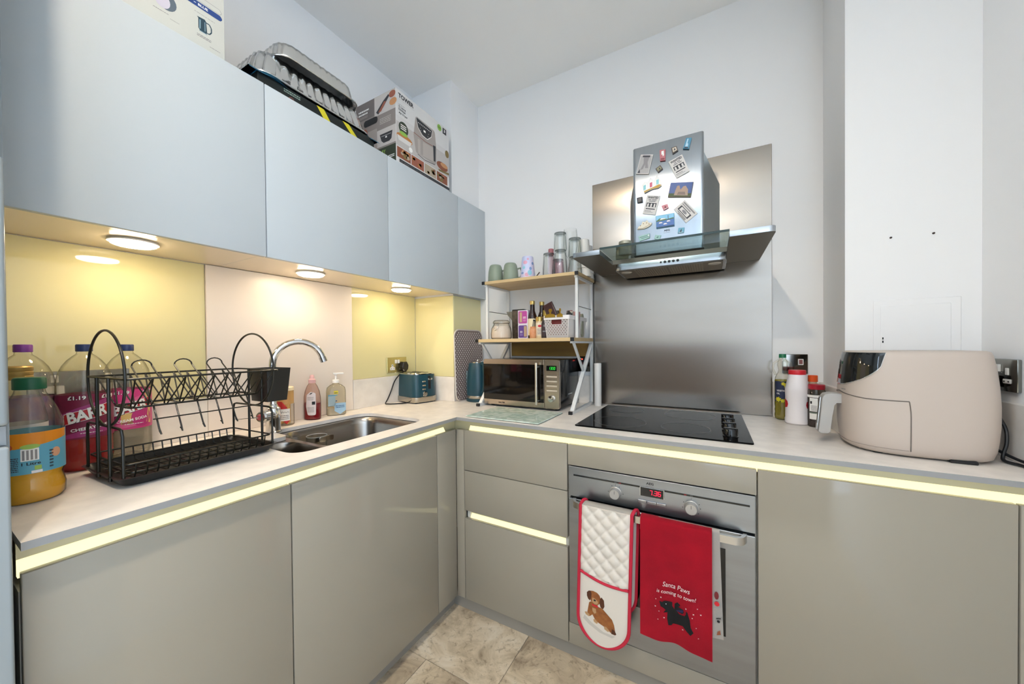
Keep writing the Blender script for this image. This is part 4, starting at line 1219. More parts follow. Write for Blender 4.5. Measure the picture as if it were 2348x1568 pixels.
tumbler(.886, -.125, ZT, 'upturned pink-tinted glass behind the cut tumblers', .033, .028, .105, True, m=clear('pink_glass', '#f3dfe4', '#8a5a66', .03))
t = thing('wine_glass', 'clear stemmed glass standing behind the tumblers', 'glass', (.951, -.112, ZT), room=False)
q = MB(); q.lathe([(.033, 0), (.032, .002), (.004, .006), (.0035, .09), (.012, .1)], seg=28, cap1=False); q.build('stem', GLS, t)
q = MB(); q.lathe([(.006, .098), (.028, .125), (.037, .17), (.036, .225), (.033, .258)], seg=30, cap0=False, cap1=False); q.build('bowl', GLS, t)
t = thing('pink_bottle', 'small glass bottle with a dusty pink cap behind the tumblers', 'bottle', (.842, -.115, ZT), room=False)
q = MB(); q.lathe([(.016, 0), (.017, .003), (.017, .12), (.012, .135)], seg=20); q.build('body', clear('pink_glass', '#f3dfe4', '#8a5a66', .03), t)
q = MB(); q.lathe([(.0145, .135), (.0145, .168), (.013, .17)], seg=20); q.build('cap', mat('cap_dusty_pink', '#a8656c', .45), t)
# stack of white cups at the right end
for i, (x, y, h) in enumerate(((1.026, -.118, .19), (1.022, -.05, .175))):
    t = thing('cup_stack', ('tall white nested cups at the right end of the top board', 'white nested cups standing at the back of the top board')[i], 'cups', (x, y, ZT), room=False)
    for k in range(5):
        z0 = h - .09 - k * .019 if k < 4 else 0
        q = MB(); q.lathe([(.0335 + .0006 * k, max(0, z0)), (.033, max(0, z0) + .004), (.0255, max(.0, z0) + .088), (.023, max(0, z0) + .09)], seg=26); q.build('cup', mat('cup_white', '#e4dfd6', .4), t)
# thin brown cable end on the top board
q = MB(); q.tube([(0, 0, .004), (.012, -.004, .012), (.024, -.002, .026)], .0028, 8); 
o = q.build('cable_end', mat('cord_brown', '#4c3b2c', .5), None, (.806, -.235, ZT)); tag(o, 'short dark cord end sticking up between patterned cup and tumblers', 'cord')

# jars standing on the hood
def hoodjar(x, y, label):
    t = thing('small_jar', label, 'jar', (x, y, 1.6088), room=False, group='jars on the cooker hood')
    q = MB(); q.lathe([(.026, 0), (.028, .003), (.028, .04), (.024, .045)], seg=26); q.build('glass', clear('jar_fog', '#dcdccb', '#73705f', .06, .25, '#b5b199'), t)
    q = MB(); q.lathe([(.027, .045), (.027, .056), (.025, .058)], seg=26); q.build('lid', mat('jar_lid', '#a39f8e', .4, metal=.6), t)
hoodjar(1.236, -.21, 'small lidded glass jar on the hood, nearer the left wing')
hoodjar(1.266, -.29, 'small lidded glass jar on the glass canopy, nearer the front')

# ------------------------------------------------------------------ things on the worktop near the shelf
t = thing('dotted_board', 'grey tray with white polka dots leaning on the column', 'tray', (.34, -.16, .9))
R = rrect(-.298, -.02, .9005, 1.312, .045, 6)
Y0 = .334
def lean_x(z): return .3165 + (1.312 - z) * .030
def bp(u, v, h): return (lean_x(v) + h, u, v)
q = MB()
q.loft([[bp(u, v, 0) for u, v in R], [bp(u, v, .006) for u, v in R]]); q.build('board', mat('tray_taupe', '#7b6a66', .45), t)
rim = [bp(u, v, .004) for u, v in R]
q = MB(); q.tube(rim, .0042, 6, True); q.build('rim', mat('tray_rim', '#cfc6bd', .4), t)
P = Print(); DOT = mat('dot_white', '#d9d2cc', .5)
k = 0
v = .915
while v < 1.3:
    u = -.29 + (.011 if k % 2 else 0)
    while u < -.025:
        du = max(0, -.298 + .045 - u, u - (-.02 - .045)); dv = max(0, .9005 + .045 - v, v - (1.312 - .045))
        if math.hypot(du, dv) < .037: P.disc(u, v, .0047, DOT, 0, None, 8)
        u += .022
    v += .0115
    k += 1
P.build('dots', t, lambda u, v, h: bp(u, v, .006 + h))

t = thing('glass_chopping_board', 'speckled mint glass chopping board lying before the microwave', 'chopping board', (.81, -.48, .9))
q = MB(); q.box(.634, .992, -.612, -.350, .9025, .9065, .0012, 1); q.build('glass', mat('mint_glass', '#d3e0d6', .06, spec=.5, var=(34, '#b4c8bb', .07)), t)
for x in (.655, .97):
    for yy in (-.59, -.37):
        q = MB(); q.lathe([(.006, .9002), (.006, .9025)], (x, yy, 0), 10); q.build('foot', BLK, t)
P = Print(); rnd = random.Random(9); FL = mat('fleck_green', '#4f6b5c', .3); FL2 = mat('fleck_sage', '#7f998a', .3)
for i in range(70):
    x = rnd.uniform(.645, .982); yy = rnd.uniform(-.603, -.36); r = rnd.choice((.002, .0025, .003, .006))
    P.poly([(x + r * rnd.uniform(.6, 1.3) * math.cos(a), yy + r * rnd.uniform(.6, 1.3) * math.sin(a)) for a in [j * math.pi / 3 for j in range(6)]], FL if r > .005 else FL2)
P.build('flecks', t, on_z(.9065))

t = thing('kitchen_roll', 'slim white paper roll standing between shelf unit and hob', 'paper roll', (1.078, -.066, .9), room=False)
q = MB(); q.lathe([(.0175, .0003), (.0185, .002), (.0185, .219), (.0175, .2215), (.009, .2215), (.008, .216)], seg=28); q.build('roll', mat('roll_white', '#dfdcd8', .6), t)
t = thing('cooker_switch', 'black cooker switch with red neon on the wall behind the microwave', 'switch', (.985, -.001, 1.115))
q = MB(); q.box(.945, 1.022, -.012, -.001, 1.072, 1.158, .003, 2); q.build('face_plate', BLK_GLOSS, t)
q = MB(); q.box(.968, .984, -.016, -.011, 1.095, 1.125, .001, 1); q.build('rocker', mat('switch_red', '#4a1518', .3), t)
q = MB(); q.box(.973, .981, -.0135, -.0115, 1.136, 1.143, .001, 1); q.build('neon', mat('neon_red', '#ff5040', .4, emit=1.5, ecol='#ff4a38'), t)
# ------------------------------------------------------------------ tap
t = thing('kitchen_tap', 'chrome swan-neck mixer tap behind the sink', 'tap', (.148, -1.166, .9), room=False)
q = MB(); q.lathe([(.027, .0003), (.027, .004), (.0245, .006), (.0245, .05), (.0255, .058), (.0235, .09), (.016, .098), (.0135, .105)], seg=32); q.build('base', CHROME, t)
# direction of spout: out over the bowl
dx, dy = .05, .166
L = math.hypot(dx, dy); ux, uy = dx / L, dy / L
path = [(0, 0, .10), (0, 0, .18), (0, 0, .253)]
R_ = .088
for i in range(1, 16):
    a = math.radians(180 - i * 11)
    path.append((ux * (R_ + R_ * math.cos(a)), uy * (R_ + R_ * math.cos(a)), .253 + R_ * math.sin(a)))
q = MB(); q.tube(path, .0125, 18); q.build('spout', CHROME, t)
e = Vector(path[-1]); d = (Vector(path[-1]) - Vector(path[-2])).normalized()
q = MB(); q.tube([e - d * .002, e + d * .018], .0135, 18); q.build('aerator', mat('satin_chrome', '#bdbdbd', .2, metal=1.0), t)
q = MB(); q.tube([(0, 0, .066), (.012, -.03, .066), (.017, -.046, .066)], [.021, .022, .0225], 22); o = q.build('side_valve', CHROME, t)
q = MB(); q.tube([(.017, -.046, .066), (.020, -.053, .066)], [.0225, .018], 22); q.build('valve_cap', CHROME, t)
q = MB(); q.tube([(.0205, -.054, .066), (.0225, -.060, .066)], [.012, .009], 16); q.build('indicator_ring', mat('indicator_red', '#a54a52', .3), t)
q = MB(); q.tube([(.02, -.056, .066), (.008, -.10, .068), (.0, -.128, .069)], [.0022, .002, .002], 8); q.build('lever_pin', CHROME, t)

# ------------------------------------------------------------------ glass of sponges, washing-up liquid, hand wash
t = thing('sponge_jar', 'clear tub with cream lid, red print and sponges beside the tap', 'tub', (.062, -1.079, .9), room=False)
q = MB(); q.lathe([(.031, .0003), (.034, .003), (.034, .085), (.0345, .087)], seg=30, cap1=False); q.build('wall', PET, t)
q = MB(); q.lathe([(.0335, .088), (.0325, .09), (.0325, .142)], seg=30, cap0=False, cap1=False); q.build('upper_wall', clear('tub_amber', '#f3d9a4', '#c9a566', .1, .35, '#e8c58c'), t)
q = MB(); q.lathe([(.0335, .142), (.0335, .154), (.031, .157), (0, .157)], seg=30, cap1=False); q.build('lid', mat('lid_cream', '#ead9b6', .4), t)
for i, (x, y, w) in enumerate(((-.008, -.012, .012), (.012, .002, .011), (-.004, .014, .010))):
    q = MB(); q.box(x - w, x + w, y - .007, y + .007, .006, .135, .002, 1); q.build('sponge', mat('sponge_yellow', '#e0ac5c', .8, var=(70, '#e8c184', .15)), t)
P = Print(); RD = mat('tub_red', '#bb2e30', .45)
P.poly([(-.03, .1), (-.012, .1), (.008, .072), (-.03, .06)], RD); P.rect(-.03, .016, .022, .07, WHITE, 1); P.poly([(-.008, .022), (.016, .022), (.004, .008)], RD, 1)
P.line([(-.02, .053), (-.016, .063), (-.013, .053), (-.009, .06), (-.006, .054), (-.002, .059), (.002, .054), (.006, .058), (.013, .055)], .0011, INK, 2); P.rows(-.022, .012, .028, .048, 3, INK2, 2)
P.build('label_print', t, on_cyl(0, 0, .0345, math.radians(-24)), step=.005)

t = thing('dish_soap', 'red washing-up liquid bottle with pink cap beside the sink', 'bottle', (.052, -.957, .9), math.radians(20), room=False)
def oval(hx, hy, z, n=30): return [(hx * math.cos(2 * math.pi * i / n), hy * math.sin(2 * math.pi * i / n), z) for i in range(n)]
prof = [(.034, .024, .0003), (.037, .027, .004), (.038, .028, .06), (.036, .027, .1), (.031, .024, .125), (.022, .018, .147), (.014, .013, .158), (.0125, .0125, .162)]
q = MB(); q.loft([oval(a, b, z) for a, b, z in prof], True, False); q.build('bottle', clear('soap_plastic', '#f4e6e2', '#9a7f78', .05), t)
q = MB(); q.loft([oval(a - .0015, b - .0015, z) for a, b, z in ((.034, .024, .002), (.037, .027, .005), (.0378, .0278, .06), (.0378, .0278, .073))]); q.build('liquid', mat('soap_red', '#7f1422', .15, spec=.5), t)
q = MB(); q.lathe([(.0145, .16), (.0145, .175), (.009, .18), (.0095, .19), (.006, .196), (0, .197)], seg=22, cap1=False); q.build('cap', mat('cap_pink', '#e3b5b4', .4), t)
q = MB(); lab = round_poly([(.0, .022), (.03, .022), (.031, .07), (.03, .118), (.012, .125), (-.004, .11), (-.007, .06)], .008, 4)
P = Print(); P.poly(lab, mat('label_white', '#d9cfd0', .5)); P.rect(.016, .028, .068, .082, BLACK, 1); P.rows(-.001, .024, .035, .06, 5, INK2, 1); P.poly([(.006, .112), (.012, .119), (.02, .121), (.014, .114)], BLACK, 1); P.rows(0, .022, .088, .104, 3, INK2, 1, 4)
P.build('label', t, lambda u, v, h: ((.0385 + h) * math.sin(u / .033) * 1.0, -(.0285 + h) * math.cos(u / .033), v), step=.004)

t = thing('hand_wash', 'clear hand wash pump bottle with white top near the socket panel', 'bottle', (.05, -.842, .9), math.radians(62), room=False)
q = MB(); q.loft([[(x, y, z) for x, y in rrect(-a, a, -b, b, r, 5)] for a, b, r, z in ((.038, .024, .018, .0003), (.041, .027, .02, .004), (.041, .027, .02, .112), (.038, .025, .02, .128), (.025, .02, .018, .14), (.014, .014, .0139, .145), (.0135, .0135, .0134, .152))], True, False); q.build('bottle', clear('handwash_plastic', '#f2f0e6', '#a5a396', .05), t)
q = MB(); q.loft([[(x, y, z) for x, y in rrect(-.039, .039, -.025, .025, .018, 5)] for z in (.003, .034)]); q.build('liquid', clear('soap_milk', '#f2ece0', '#cfc8b8', .1, .6, '#e6ddcf'), t)
q = MB(); q.lathe([(.015, .15), (.015, .163), (.0125, .165), (.0045, .166), (.004, .185), (.007, .187), (.007, .191)], seg=20); q.box(-.012, .034, -.008, .008, .190, .1975, .003, 2); q.build('pump', WHITE_PL, t)
P = Print(); LB = mat('label_blue', '#9dbdd2', .5); 
P.poly([(-.01, .022), (.014, .005), (.038, .022), (.038, .058), (-.01, .058)], LB); P.rect(-.036, -.006, .045, .098, mat('label_steel', '#9db0b4', .5)); P.rect(-.036, .002, .092, .096, mat('label_teal', '#4d8fa6', .5), 1); P.rect(-.012, .006, .1, .115, mat('price_yellow', '#d9c93c', .5), 1); P.rows(-.01, .004, .104, .111, 1, INK, 2); P.rows(-.004, .032, .036, .05, 2, mat('ink_blue', '#3d5f86', .5), 1); P.disc(-.002, .068, .003, mat('ink_blue', '#3d5f86', .5), 1)
P.build('label', t, lambda u, v, h: (u, -.027 - h, v))

# tumbler lying in the sink
t = thing('glass_tumbler', 'clear glass tumbler standing in the main sink bowl', 'glass', (.2, -1.03, .7105), room=False)
q = MB(); q.lathe([(.028, .0), (.03, .004), (.038, .15)], seg=30, cap1=False); q.build('wall', clear('drinking_glass', '#fafbfa', '#b4b9b6', .02), t)
q = MB(); q.lathe([(.0375, .1485), (.0385, .1505), (.0375, .1515), (.0365, .15)], seg=30, cap0=False, cap1=False); q.build('rim', clear('glass_rim', '#ffffff', '#dfe3e0', .02, .3, '#e6e6e6'), t)

# ------------------------------------------------------------------ drinks
def revolve_bottle(t, prof, m, nm='bottle', seg=36, wob=None, cap1=False): 
    q = MB(); q.lathe(prof, seg=seg, cap1=cap1, wob=wob); return q.build(nm, m, t)
two_l = [(.028, .006), (.044, .0003), (.052, .01), (.0545, .03), (.0545, .215), (.0535, .235), (.0495, .256), (.0425, .274), (.033, .289), (.0225, .300), (.0155, .306), (.0138, .316)]
petal = lambda a, z: 1 - (.05 * max(0, math.cos(a * 5)) * max(0, 1 - z / .035))
def cap2l(t, m, z=.312): 
    q = MB(); q.lathe([(.0155, z), (.0165, z + .001), (.0165, z + .017), (.015, z + .0195), (0, z + .0195)], seg=30, cap1=False, wob=lambda a, zz: 1 + .012 * math.cos(a * 15)); return q.build('cap', m, t)
NAVY = mat('cap_navy', '#20315e', .4)
def soda(x, y, label, base, c2, flav, liquid, lz, accent, rz):
    t = thing('soda_bottle', label, 'bottle', (x, y, .9), rz, room=False)
    t.scale = (.93, .93, 1)
    revolve_bottle(t, two_l, PET, wob=petal)
    lq = [(.026, .007), (.043, .0025), (.0505, .011), (.053, .03), (.053, lz)]
    q = MB(); q.lathe(lq, seg=36, wob=petal); q.build('drink', liquid, t)
    cap2l(t, NAVY)
    q = MB(); q.lathe([(.0549, .085), (.0549, .218 - .018)], seg=40, cap0=False, cap1=False)
    lb = q.build('label', base, t)
    P = Print()
    P.poly([(-.052, .15), (-.02, .165), (.05, .19), (.05, .175), (.0, .150), (-.052, .13)], c2); P.poly([(-.05, .095), (.045, .122), (.05, .1), (-.01, .09), (-.05, .087)], c2)
    if accent: P.poly(ell(.028, .118, .026, .028, 20), accent, 1); P.poly([(.036, .19), (.055, .19), (.055, .095), (.04, .1), (.046, .14)], mat('label_custard', '#e0bd72', .5), 1); P.poly([(-.02, .1), (.012, .1), (.01, .13), (-.02, .135)], mat('label_custard', '#e0bd72', .5), 0)
    RB = mat('barr_red', '#b3202c', .45)
    P.poly([(-.046, .122), (.05, .146), (.052, .176), (-.044, .151)], WHITE, 2)
    P.poly([(-.0445, .1235), (.049, .1468), (.0507, .1745), (-.0428, .1498)], RB, 3)
    P.text('BARR', -.036, .044, .1335, .1635, INK, 4, .05, math.radians(14), .1)
    P.text('BARR', -.037, .043, .1345, .1645, WHITE, 5, .035, math.radians(14), .1)
    P.text('£1.19', -.034, .0, .1865, .1965, BLACK, 4, .06); P.text('£1.19', -.0345, -.0005, .187, .197, WHITE, 5, .025)
    P.text('£1.19', .03, .062, .1865, .1965, BLACK, 4, .06); P.text('£1.19', .0295, .0615, .187, .197, WHITE, 5, .025)
    P.text(flav, -.03, .042, .1085, .1165, WHITE, 4, .03, math.radians(7)); P.rows(-.012, .03, .099, .1025, 1, WHITE, 4)
    P.build('label_print', lb, on_cyl(0, 0, .0549, math.radians(-8) - rz), step=.006, base=.0003, gap=.00012)
soda(.118, -1.6195, 'two litre bottle of red cherryade with maroon label and blue cap', mat('label_maroon', '#7d2342', .4), mat('label_plum', '#a03a76', .45), 'CHERRYADE', clear('cherry_drink', '#e0505a', '#7a1018', .05, .55, '#c8252c'), .16, None, 0)
soda(.070, -1.529, 'two litre bottle of cream soda with pink and custard label', mat('label_hotpink', '#c93f7d', .4), mat('label_rose', '#d4608f', .45), 'CREAM SODA', clear('soda_clear', '#ecebe6', '#a9a698', .04, .1, '#dcd8cf'), .14, mat('label_magenta', '#bb3577', .45), 0)
t = thing('soda_bottle', 'clear bottle with purple cap behind the gold-lidded one', 'bottle', (.073, -1.7115, .9), room=False); t.scale = (.93, .93, 1)
revolve_bottle(t, two_l, PET, wob=petal); cap2l(t, mat('cap_purple', '#6c2f86', .4))
q = MB(); q.lathe([(.0549, .08), (.0549, .2)], seg=36, cap0=False, cap1=False); q.build('label', mat('label_violet', '#7a4d86', .45, var=(20, '#a06a70', .1)), t)
t = thing('drink_bottle', 'clear bottle with ridged gold lid beside the tall unit', 'bottle', (.215, -1.737, .9), room=False)
revolve_bottle(t, [(.03, .0003), (.04, .004), (.0425, .02), (.0425, .16), (.036, .20), (.024, .235), (.0205, .25)], PET)
q = MB(); q.lathe([(.0225, .25), (.0235, .252), (.0235, .258), (.0225, .259), (.0235, .262), (.0235, .268), (.0225, .269), (.0235, .272), (.0235, .278), (.021, .281), (0, .281)], seg=30, cap1=False); q.build('cap', mat('lid_gold', '#a98b4e', .4, metal=.5), t)
q = MB(); q.lathe([(.0428, .05), (.0428, .15)], seg=32, cap0=False, cap1=False); q.build('label', mat('label_white', '#d9cfd0', .5), t)
t = thing('squash_bottle', 'orange squash bottle with green cap and blue label at the front', 'bottle', (.326, -1.733, .9), room=False)
sq = [(.03, .003), (.04, .0003), (.0455, .008), (.0465, .03), (.043, .045), (.0415, .052), (.0445, .06), (.0455, .07), (.0455, .145), (.044, .165), (.037, .19), (.028, .212), (.0215, .226), (.0195, .236)]
revolve_bottle(t, sq, PET)
q = MB(); q.lathe([(max(r - .0015, .001), z + .001) for r, z in sq[:8]] + [(.044, .083)], seg=36); q.build('squash', mat('squash_orange', '#ecae18', .12, spec=.5), t)
q = MB(); q.lathe([(.0215, .234), (.0225, .235), (.0225, .256), (.0205, .259), (0, .259)], seg=30, cap1=False, wob=lambda a, zz: 1 + .012 * math.cos(a * 18)); q.build('cap', mat('cap_green', '#12563a', .4), t)
q = MB(); q.lathe([(.0459, .063), (.0459, .147)], seg=40, cap0=False, cap1=False); lb = q.build('label', mat('label_sky', '#5fa6bf', .45), t)
P = Print(); OR = mat('label_orange', '#e08a1e', .45)
P.poly([(-.06, .118), (-.02, .116), (.02, .122), (.06, .13), (.06, .147), (-.06, .147)], OR); P.rect(-.013, .010, .09, .115, WHITE, 1)
for i in range(4): P.rect(-.011 + .0052 * i, -.008 + .0052 * i, .092, .112, INK2, 2)
P.poly(ell(-.001, .119, .013, .005, 14), mat('label_lime', '#9dbf5a', .5), 1); P.text('1 Litre', -.012, .012, .081, .087, BLACK, 2, .02); P.rect(.004, .013, .070, .0785, mat('label_lime', '#9dbf5a', .5), 1); P.rect(.0, .014, .0635, .069, WHITE, 1)
P.rows(-.036, -.016, .07, .1, 8, INK, 1); P.poly(ell(-.034, .12, .011, .008, 16), mat('label_red', '#c2542e', .5), 1); P.poly(ell(.035, .1, .008, .010, 16), mat('label_peach', '#e0a680', .5), 1)
P.rows(.024, .03, .07, .11, 6, INK, 1, 3)
P.build('label_print', lb, on_cyl(0, 0, .0459, math.radians(-7)), step=.006, base=.0003, gap=.0001)
# double socket behind the bottles
t = thing('double_socket', 'brushed metal double socket behind the drink bottles', 'socket', (.014, -1.60, 1.1), room=True)
q = MB(); q.box(.0062, .0125, -1.70, -1.51, 1.072, 1.158, .0015, 1); q.build('face_plate', mat('socket_nickel', '#8f8a80', .25, metal=.9), t)
for yy in (-1.655, -1.555):
    q = MB(); q.box(.0125, .0142, yy - .018, yy + .018, 1.082, 1.118, .002, 1); q.build('outlet', WHITE_PL, t)
    q = MB(); q.box(.0122, .0165, yy - .007, yy + .007, 1.126, 1.147, .0015, 1); q.build('rocker', WHITE_PL, t)

# ------------------------------------------------------------------ dish rack (local: long axis y, front = +x)
t = thing('dish_rack', 'black wire two-tier dish rack with drip tray on the worktop', 'dish rack', (.312, -1.467, .9), math.radians(3.2), room=False)
LY, WX = .172, .122
q = MB()
R1 = [(x, y) for x, y in rrect(-WX, WX, -LY, LY, .022, 6)]
def sc(k): return [(x * (1 - k / WX), y * (1 - k / LY)) for x, y in R1]
q.loft([[(x, y, .003) for x, y in sc(.018)], [(x, y, .006) for x, y in sc(.012)], [(x, y, .022) for x, y in sc(.002)], [(x, y, .0245) for x, y in sc(-.002)], [(x, y, .0245) for x, y in sc(.004)], [(x, y, .009) for x, y in sc(.013)], [(x, y, .007) for x, y in sc(.02)]])
q.build('drip_tray', mat('tray_black', '#1b1a17', .3, spec=.5), t)
for sx in (-.085, .085):
    for sy in (-.13, .13):
        q = MB(); q.lathe([(.008, .0003), (.008, .004)], (sx, sy, 0), 10); q.build('foot', BLK, t)
W = .0022
# lower basket
fx = .108; fy = .158
for z, k in ((.052, 0), (.03, .01)):
    q = MB(); q.tube([(x, y, z) for x, y in rrect(-fx + k, fx - k, -fy + k, fy - k, .012, 4)], W, 7, True); q.build('lower_rail', BLK_WIRE, t)
for i in range(15):
    yy = -fy + .018 + i * (2 * fy - .036) / 14
    q = MB(); q.tube([(-fx, yy, .052), (-fx + .004, yy, .03), (-fx + .012, yy, .018), (0, yy, .014), (fx - .012, yy, .018), (fx - .004, yy, .03), (fx, yy, .052)], .0016, 6); q.build('cross_wire', BLK_WIRE, t)
for xx in (-.055, 0, .055):
    q = MB(); q.tube([(xx, -fy + .012, .016), (xx, fy - .012, .016)], .0016, 6); q.build('long_wire', BLK_WIRE, t)
for s in (-1, 1):
    yy = s * (fy + .003)
    q = MB(); q.tube([(-fx, yy, .02), (-fx, yy, .118), (-fx + .006, yy, .132), (-fx + .02, yy, .135), (fx - .02, yy, .135), (fx - .006, yy, .132), (fx, yy, .118), (fx, yy, .02)], .003, 8); q.build('end_hoop', BLK_WIRE, t)
    for xx in (-.018, .052):
        q = MB(); q.tube([(xx + .01, s * (fy - .001 + (.012 if s < 0 else 0)), .012), (xx + .01, s * (fy - .001 + (.012 if s < 0 else 0)), .25)], .0034, 8); q.build('post', BLK_WIRE, t)
    # round end ring
    cx_, cz_ = .03, .25
    q = MB(); q.tube([(cx_ + .112 * math.cos(a), s * (fy - .010 + (.017 if s < 0 else 0)), cz_ + .112 * math.sin(a)) for a in [i * math.pi / 24 for i in range(48)]], .0028, 8, True); q.build('end_ring', BLK_WIRE, t)
# upper basket
ux0, ux1, ub0, ub1 = -.085, .145, -.02, .075
for pts_ in ([(x, y, .25) for x, y in rrect(ux0, ux1, -fy - .008, fy + .004, .012, 4)], [(x, y, .178) for x, y in rrect(ub0, ub1, -fy + .02, fy - .02, .012, 4)]):
    q = MB(); q.tube(pts_, .0026, 7, True); q.build('upper_rail', BLK_WIRE, t)
q = MB(); q.tube([(ux0 + .02, -fy + .05, .236), (ux0 + .02, fy - .08, .236)], .0016, 6); q.build('long_wire', BLK_WIRE, t)
n = 10
for side, xt, xb in ((-1, ux0, ub0), (1, ux1, ub1)):
    for i in range(n):
        y0 = -fy + .008 + i * (2 * fy - .016) / n; dy_ = (2 * fy - .016) / n
        q = MB(); q.tube([(xt, y0, .25), (xb, y0 + dy_ * .42, .182), (xb, y0 + dy_ * .58, .178), (xt, y0 + dy_, .25)], .0016, 6); q.build('zigzag_wire', BLK_WIRE, t)
for i in range(7):
    yy = -fy + .03 + i * (2 * fy - .06) / 6
    q = MB(); q.tube([(ub0, yy, .178), (ub1, yy, .178)], .0016, 6); q.build('cross_wire', BLK_WIRE, t)
# hanging loops
for yy in (-.075, .012, .088):
    q = MB()
    loop = []
    for k in range(9):
        a = math.radians(180 * k / 8)
        loop.append((-.058, yy + .02 * math.cos(a), .272 + .016 * math.sin(a)))
    path = [(.098, yy + .02, .118), (.108, yy + .02, .110), (.100, yy + .021, .122), (.07, yy + .021, .18)] + loop + [(.07, yy - .021, .18), (.100, yy - .021, .122), (.108, yy - .02, .110), (.098, yy - .02, .118)]
    q.tube(path, .0018, 6); q.build('cup_hook', BLK_WIRE, t)
q = MB(); q.tube([(.095, -.105, .147), (.095, .12, .147)], .0016, 6); q.build('long_wire', BLK_WIRE, t)
# cutlery box on the end
q = MB()
o0 = rrect(-.028, .078, fy + .008, fy + .082, .003, 3); o1 = rrect(-.020, .070, fy + .012, fy + .074, .003, 3)
i0 = rrect(-.0255, .0755, fy + .0105, fy + .0795, .003, 3); i1 = rrect(-.018, .068, fy + .014, fy + .072, .003, 3)
q.loft([[(x, y, .149) for x, y in i1], [(x, y, .2515) for x, y in i0], [(x, y, .2515) for x, y in o0], [(x, y, .146) for x, y in o1]])
q.build('cutlery_box', mat('cutlery_black', '#201f1c', .4), t)
# ------------------------------------------------------------------ cartons and trays on the wall cabinets
ZC = 2.0672
t = thing('kettle_carton', 'white carton printed with a blue kettle, on the left wall cabinet', 'carton', (.2, -1.56, ZC))
q = MB(); q.box(.05, .331, -1.74, -1.3745, ZC, 2.36, .002, 2); q.build('carton', mat('carton_grey_white', '#ccccc4', .3, spec=.5), t)
P = Print(); NV = mat('banner_navy', '#27437f', .4); KD = mat('kettle_print', '#27404c', .4); KL = mat('kettle_light', '#7f9aa6', .4)
P.poly(round_poly([(-1.56, 2.1815), (-1.384, 2.1815), (-1.379, 2.1895), (-1.384, 2.1975), (-1.56, 2.1975)], [0, .006, .006, .006, 0], 4), NV)
P.text('BLUE', -1.4365, -1.414, 2.186, 2.193, WHITE, 1, .03); P.text('-', -1.446, -1.441, 2.189, 2.1905, WHITE, 1, .02)
P.line([(p[0], p[1]) for p in round_poly([(-1.56, 2.2), (-1.384, 2.2), (-1.381, 2.2065), (-1.386, 2.214), (-1.56, 2.214)], [0, .005, .005, .005, 0], 4)], .0007, GREYP)
P.rows(-1.445, -1.398, 2.1655, 2.1675, 1, INK2, 1)
P.poly([(-1.4395, 2.155), (-1.4365, 2.152), (-1.4365, 2.1245), (-1.433, 2.1195), (-1.418, 2.1195), (-1.4165, 2.123), (-1.4185, 2.153), (-1.4215, 2.1575)], KD); P.poly([(-1.434, 2.15), (-1.431, 2.15), (-1.4315, 2.124), (-1.4345, 2.124)], KL, 1); P.poly([(-1.4225, 2.15), (-1.4205, 2.15), (-1.4205, 2.124), (-1.4225, 2.124)], KL, 1)
P.line([(-1.4185, 2.151), (-1.411, 2.151), (-1.4065, 2.143), (-1.4065, 2.131), (-1.411, 2.1235), (-1.4165, 2.1225)], .0028, KD); P.line([(-1.4345, 2.1185), (-1.4165, 2.1185)], .002, KL)
P.rows(-1.44, -1.407, 2.1015, 2.1095, 2, INK2, 1, 5); P.rows(-1.411, -1.386, 2.0875, 2.0905, 1, INK2, 1, 7)
P.poly(ell(-1.505, 2.142, .022, .024, 20), mat('print_slate', '#5a6670', .4)); P.poly(ell(-1.512, 2.138, .016, .02, 20), mat('print_lilac', '#c9c3cf', .4), 1)
P.rows(-1.53, -1.50, 2.108, 2.111, 1, INK2, 1, 9); P.rows(-1.497, -1.478, 2.1, 2.102, 1, INK2, 1, 11)
P.build('front_print', t, on_x(.331))

t = thing('air_fryer_carton', 'printed air fryer carton on the right wall cabinet by the column', 'carton', (.19, -.53, ZC))
q = MB(); q.box(.052, .331, -.7155, -.336, ZC, 2.4105, .001, 1); q.build('carton', mat('carton_white2', '#d6d4d2', .4), t)
TP = mat('print_taupe', '#a39a94', .45); TP2 = mat('print_taupe_dark', '#6f6764', .45); FOOD = [mat('food_%d' % i, c, .5) for i, c in enumerate(('#b8793f', '#8a4f35', '#c28b5e', '#9c5b46', '#7d6a3c', '#b0a08a'))]
DKG = mat('print_dark', '#2c2c30', .4); LIME = mat('print_lime', '#8fb94e', .45); FOREST = mat('print_forest', '#313a2c', .45)
P = Print()
P.text('TOWER', -.700, -.603, 2.3755, 2.397, DKG, 1, .04); P.line([(-.699, 2.369), (-.6, 2.369)], .0006, GREYP)
P.rows(-.698, -.66, 2.345, 2.349, 1, INK2); P.text('5 Litre', -.698, -.655, 2.330, 2.341, DKG, 1, .02); P.text('Digital', -.698, -.657, 2.3145, 2.3275, DKG, 1, .02); P.text('Air Fryer', -.698, -.643, 2.299, 2.312, DKG, 1, .02)
P.rect(-.714, -.338, 2.15, 2.262, mat('print_marble', '#bdb8b4', .45)); P.rect(-.714, -.338, 2.262, 2.29, mat('print_haze', '#cfccca', .45))
P.poly(round_poly([(-.59, 2.17), (-.445, 2.17), (-.44, 2.25), (-.452, 2.345), (-.59, 2.35), (-.605, 2.25)], .015, 4), TP, 1)
P.poly(round_poly([(-.588, 2.346), (-.47, 2.338), (-.478, 2.3), (-.508, 2.272), (-.545, 2.275), (-.576, 2.3)], [.003, .003, .012, .012, .012, .012], 4), WHITE, 2)
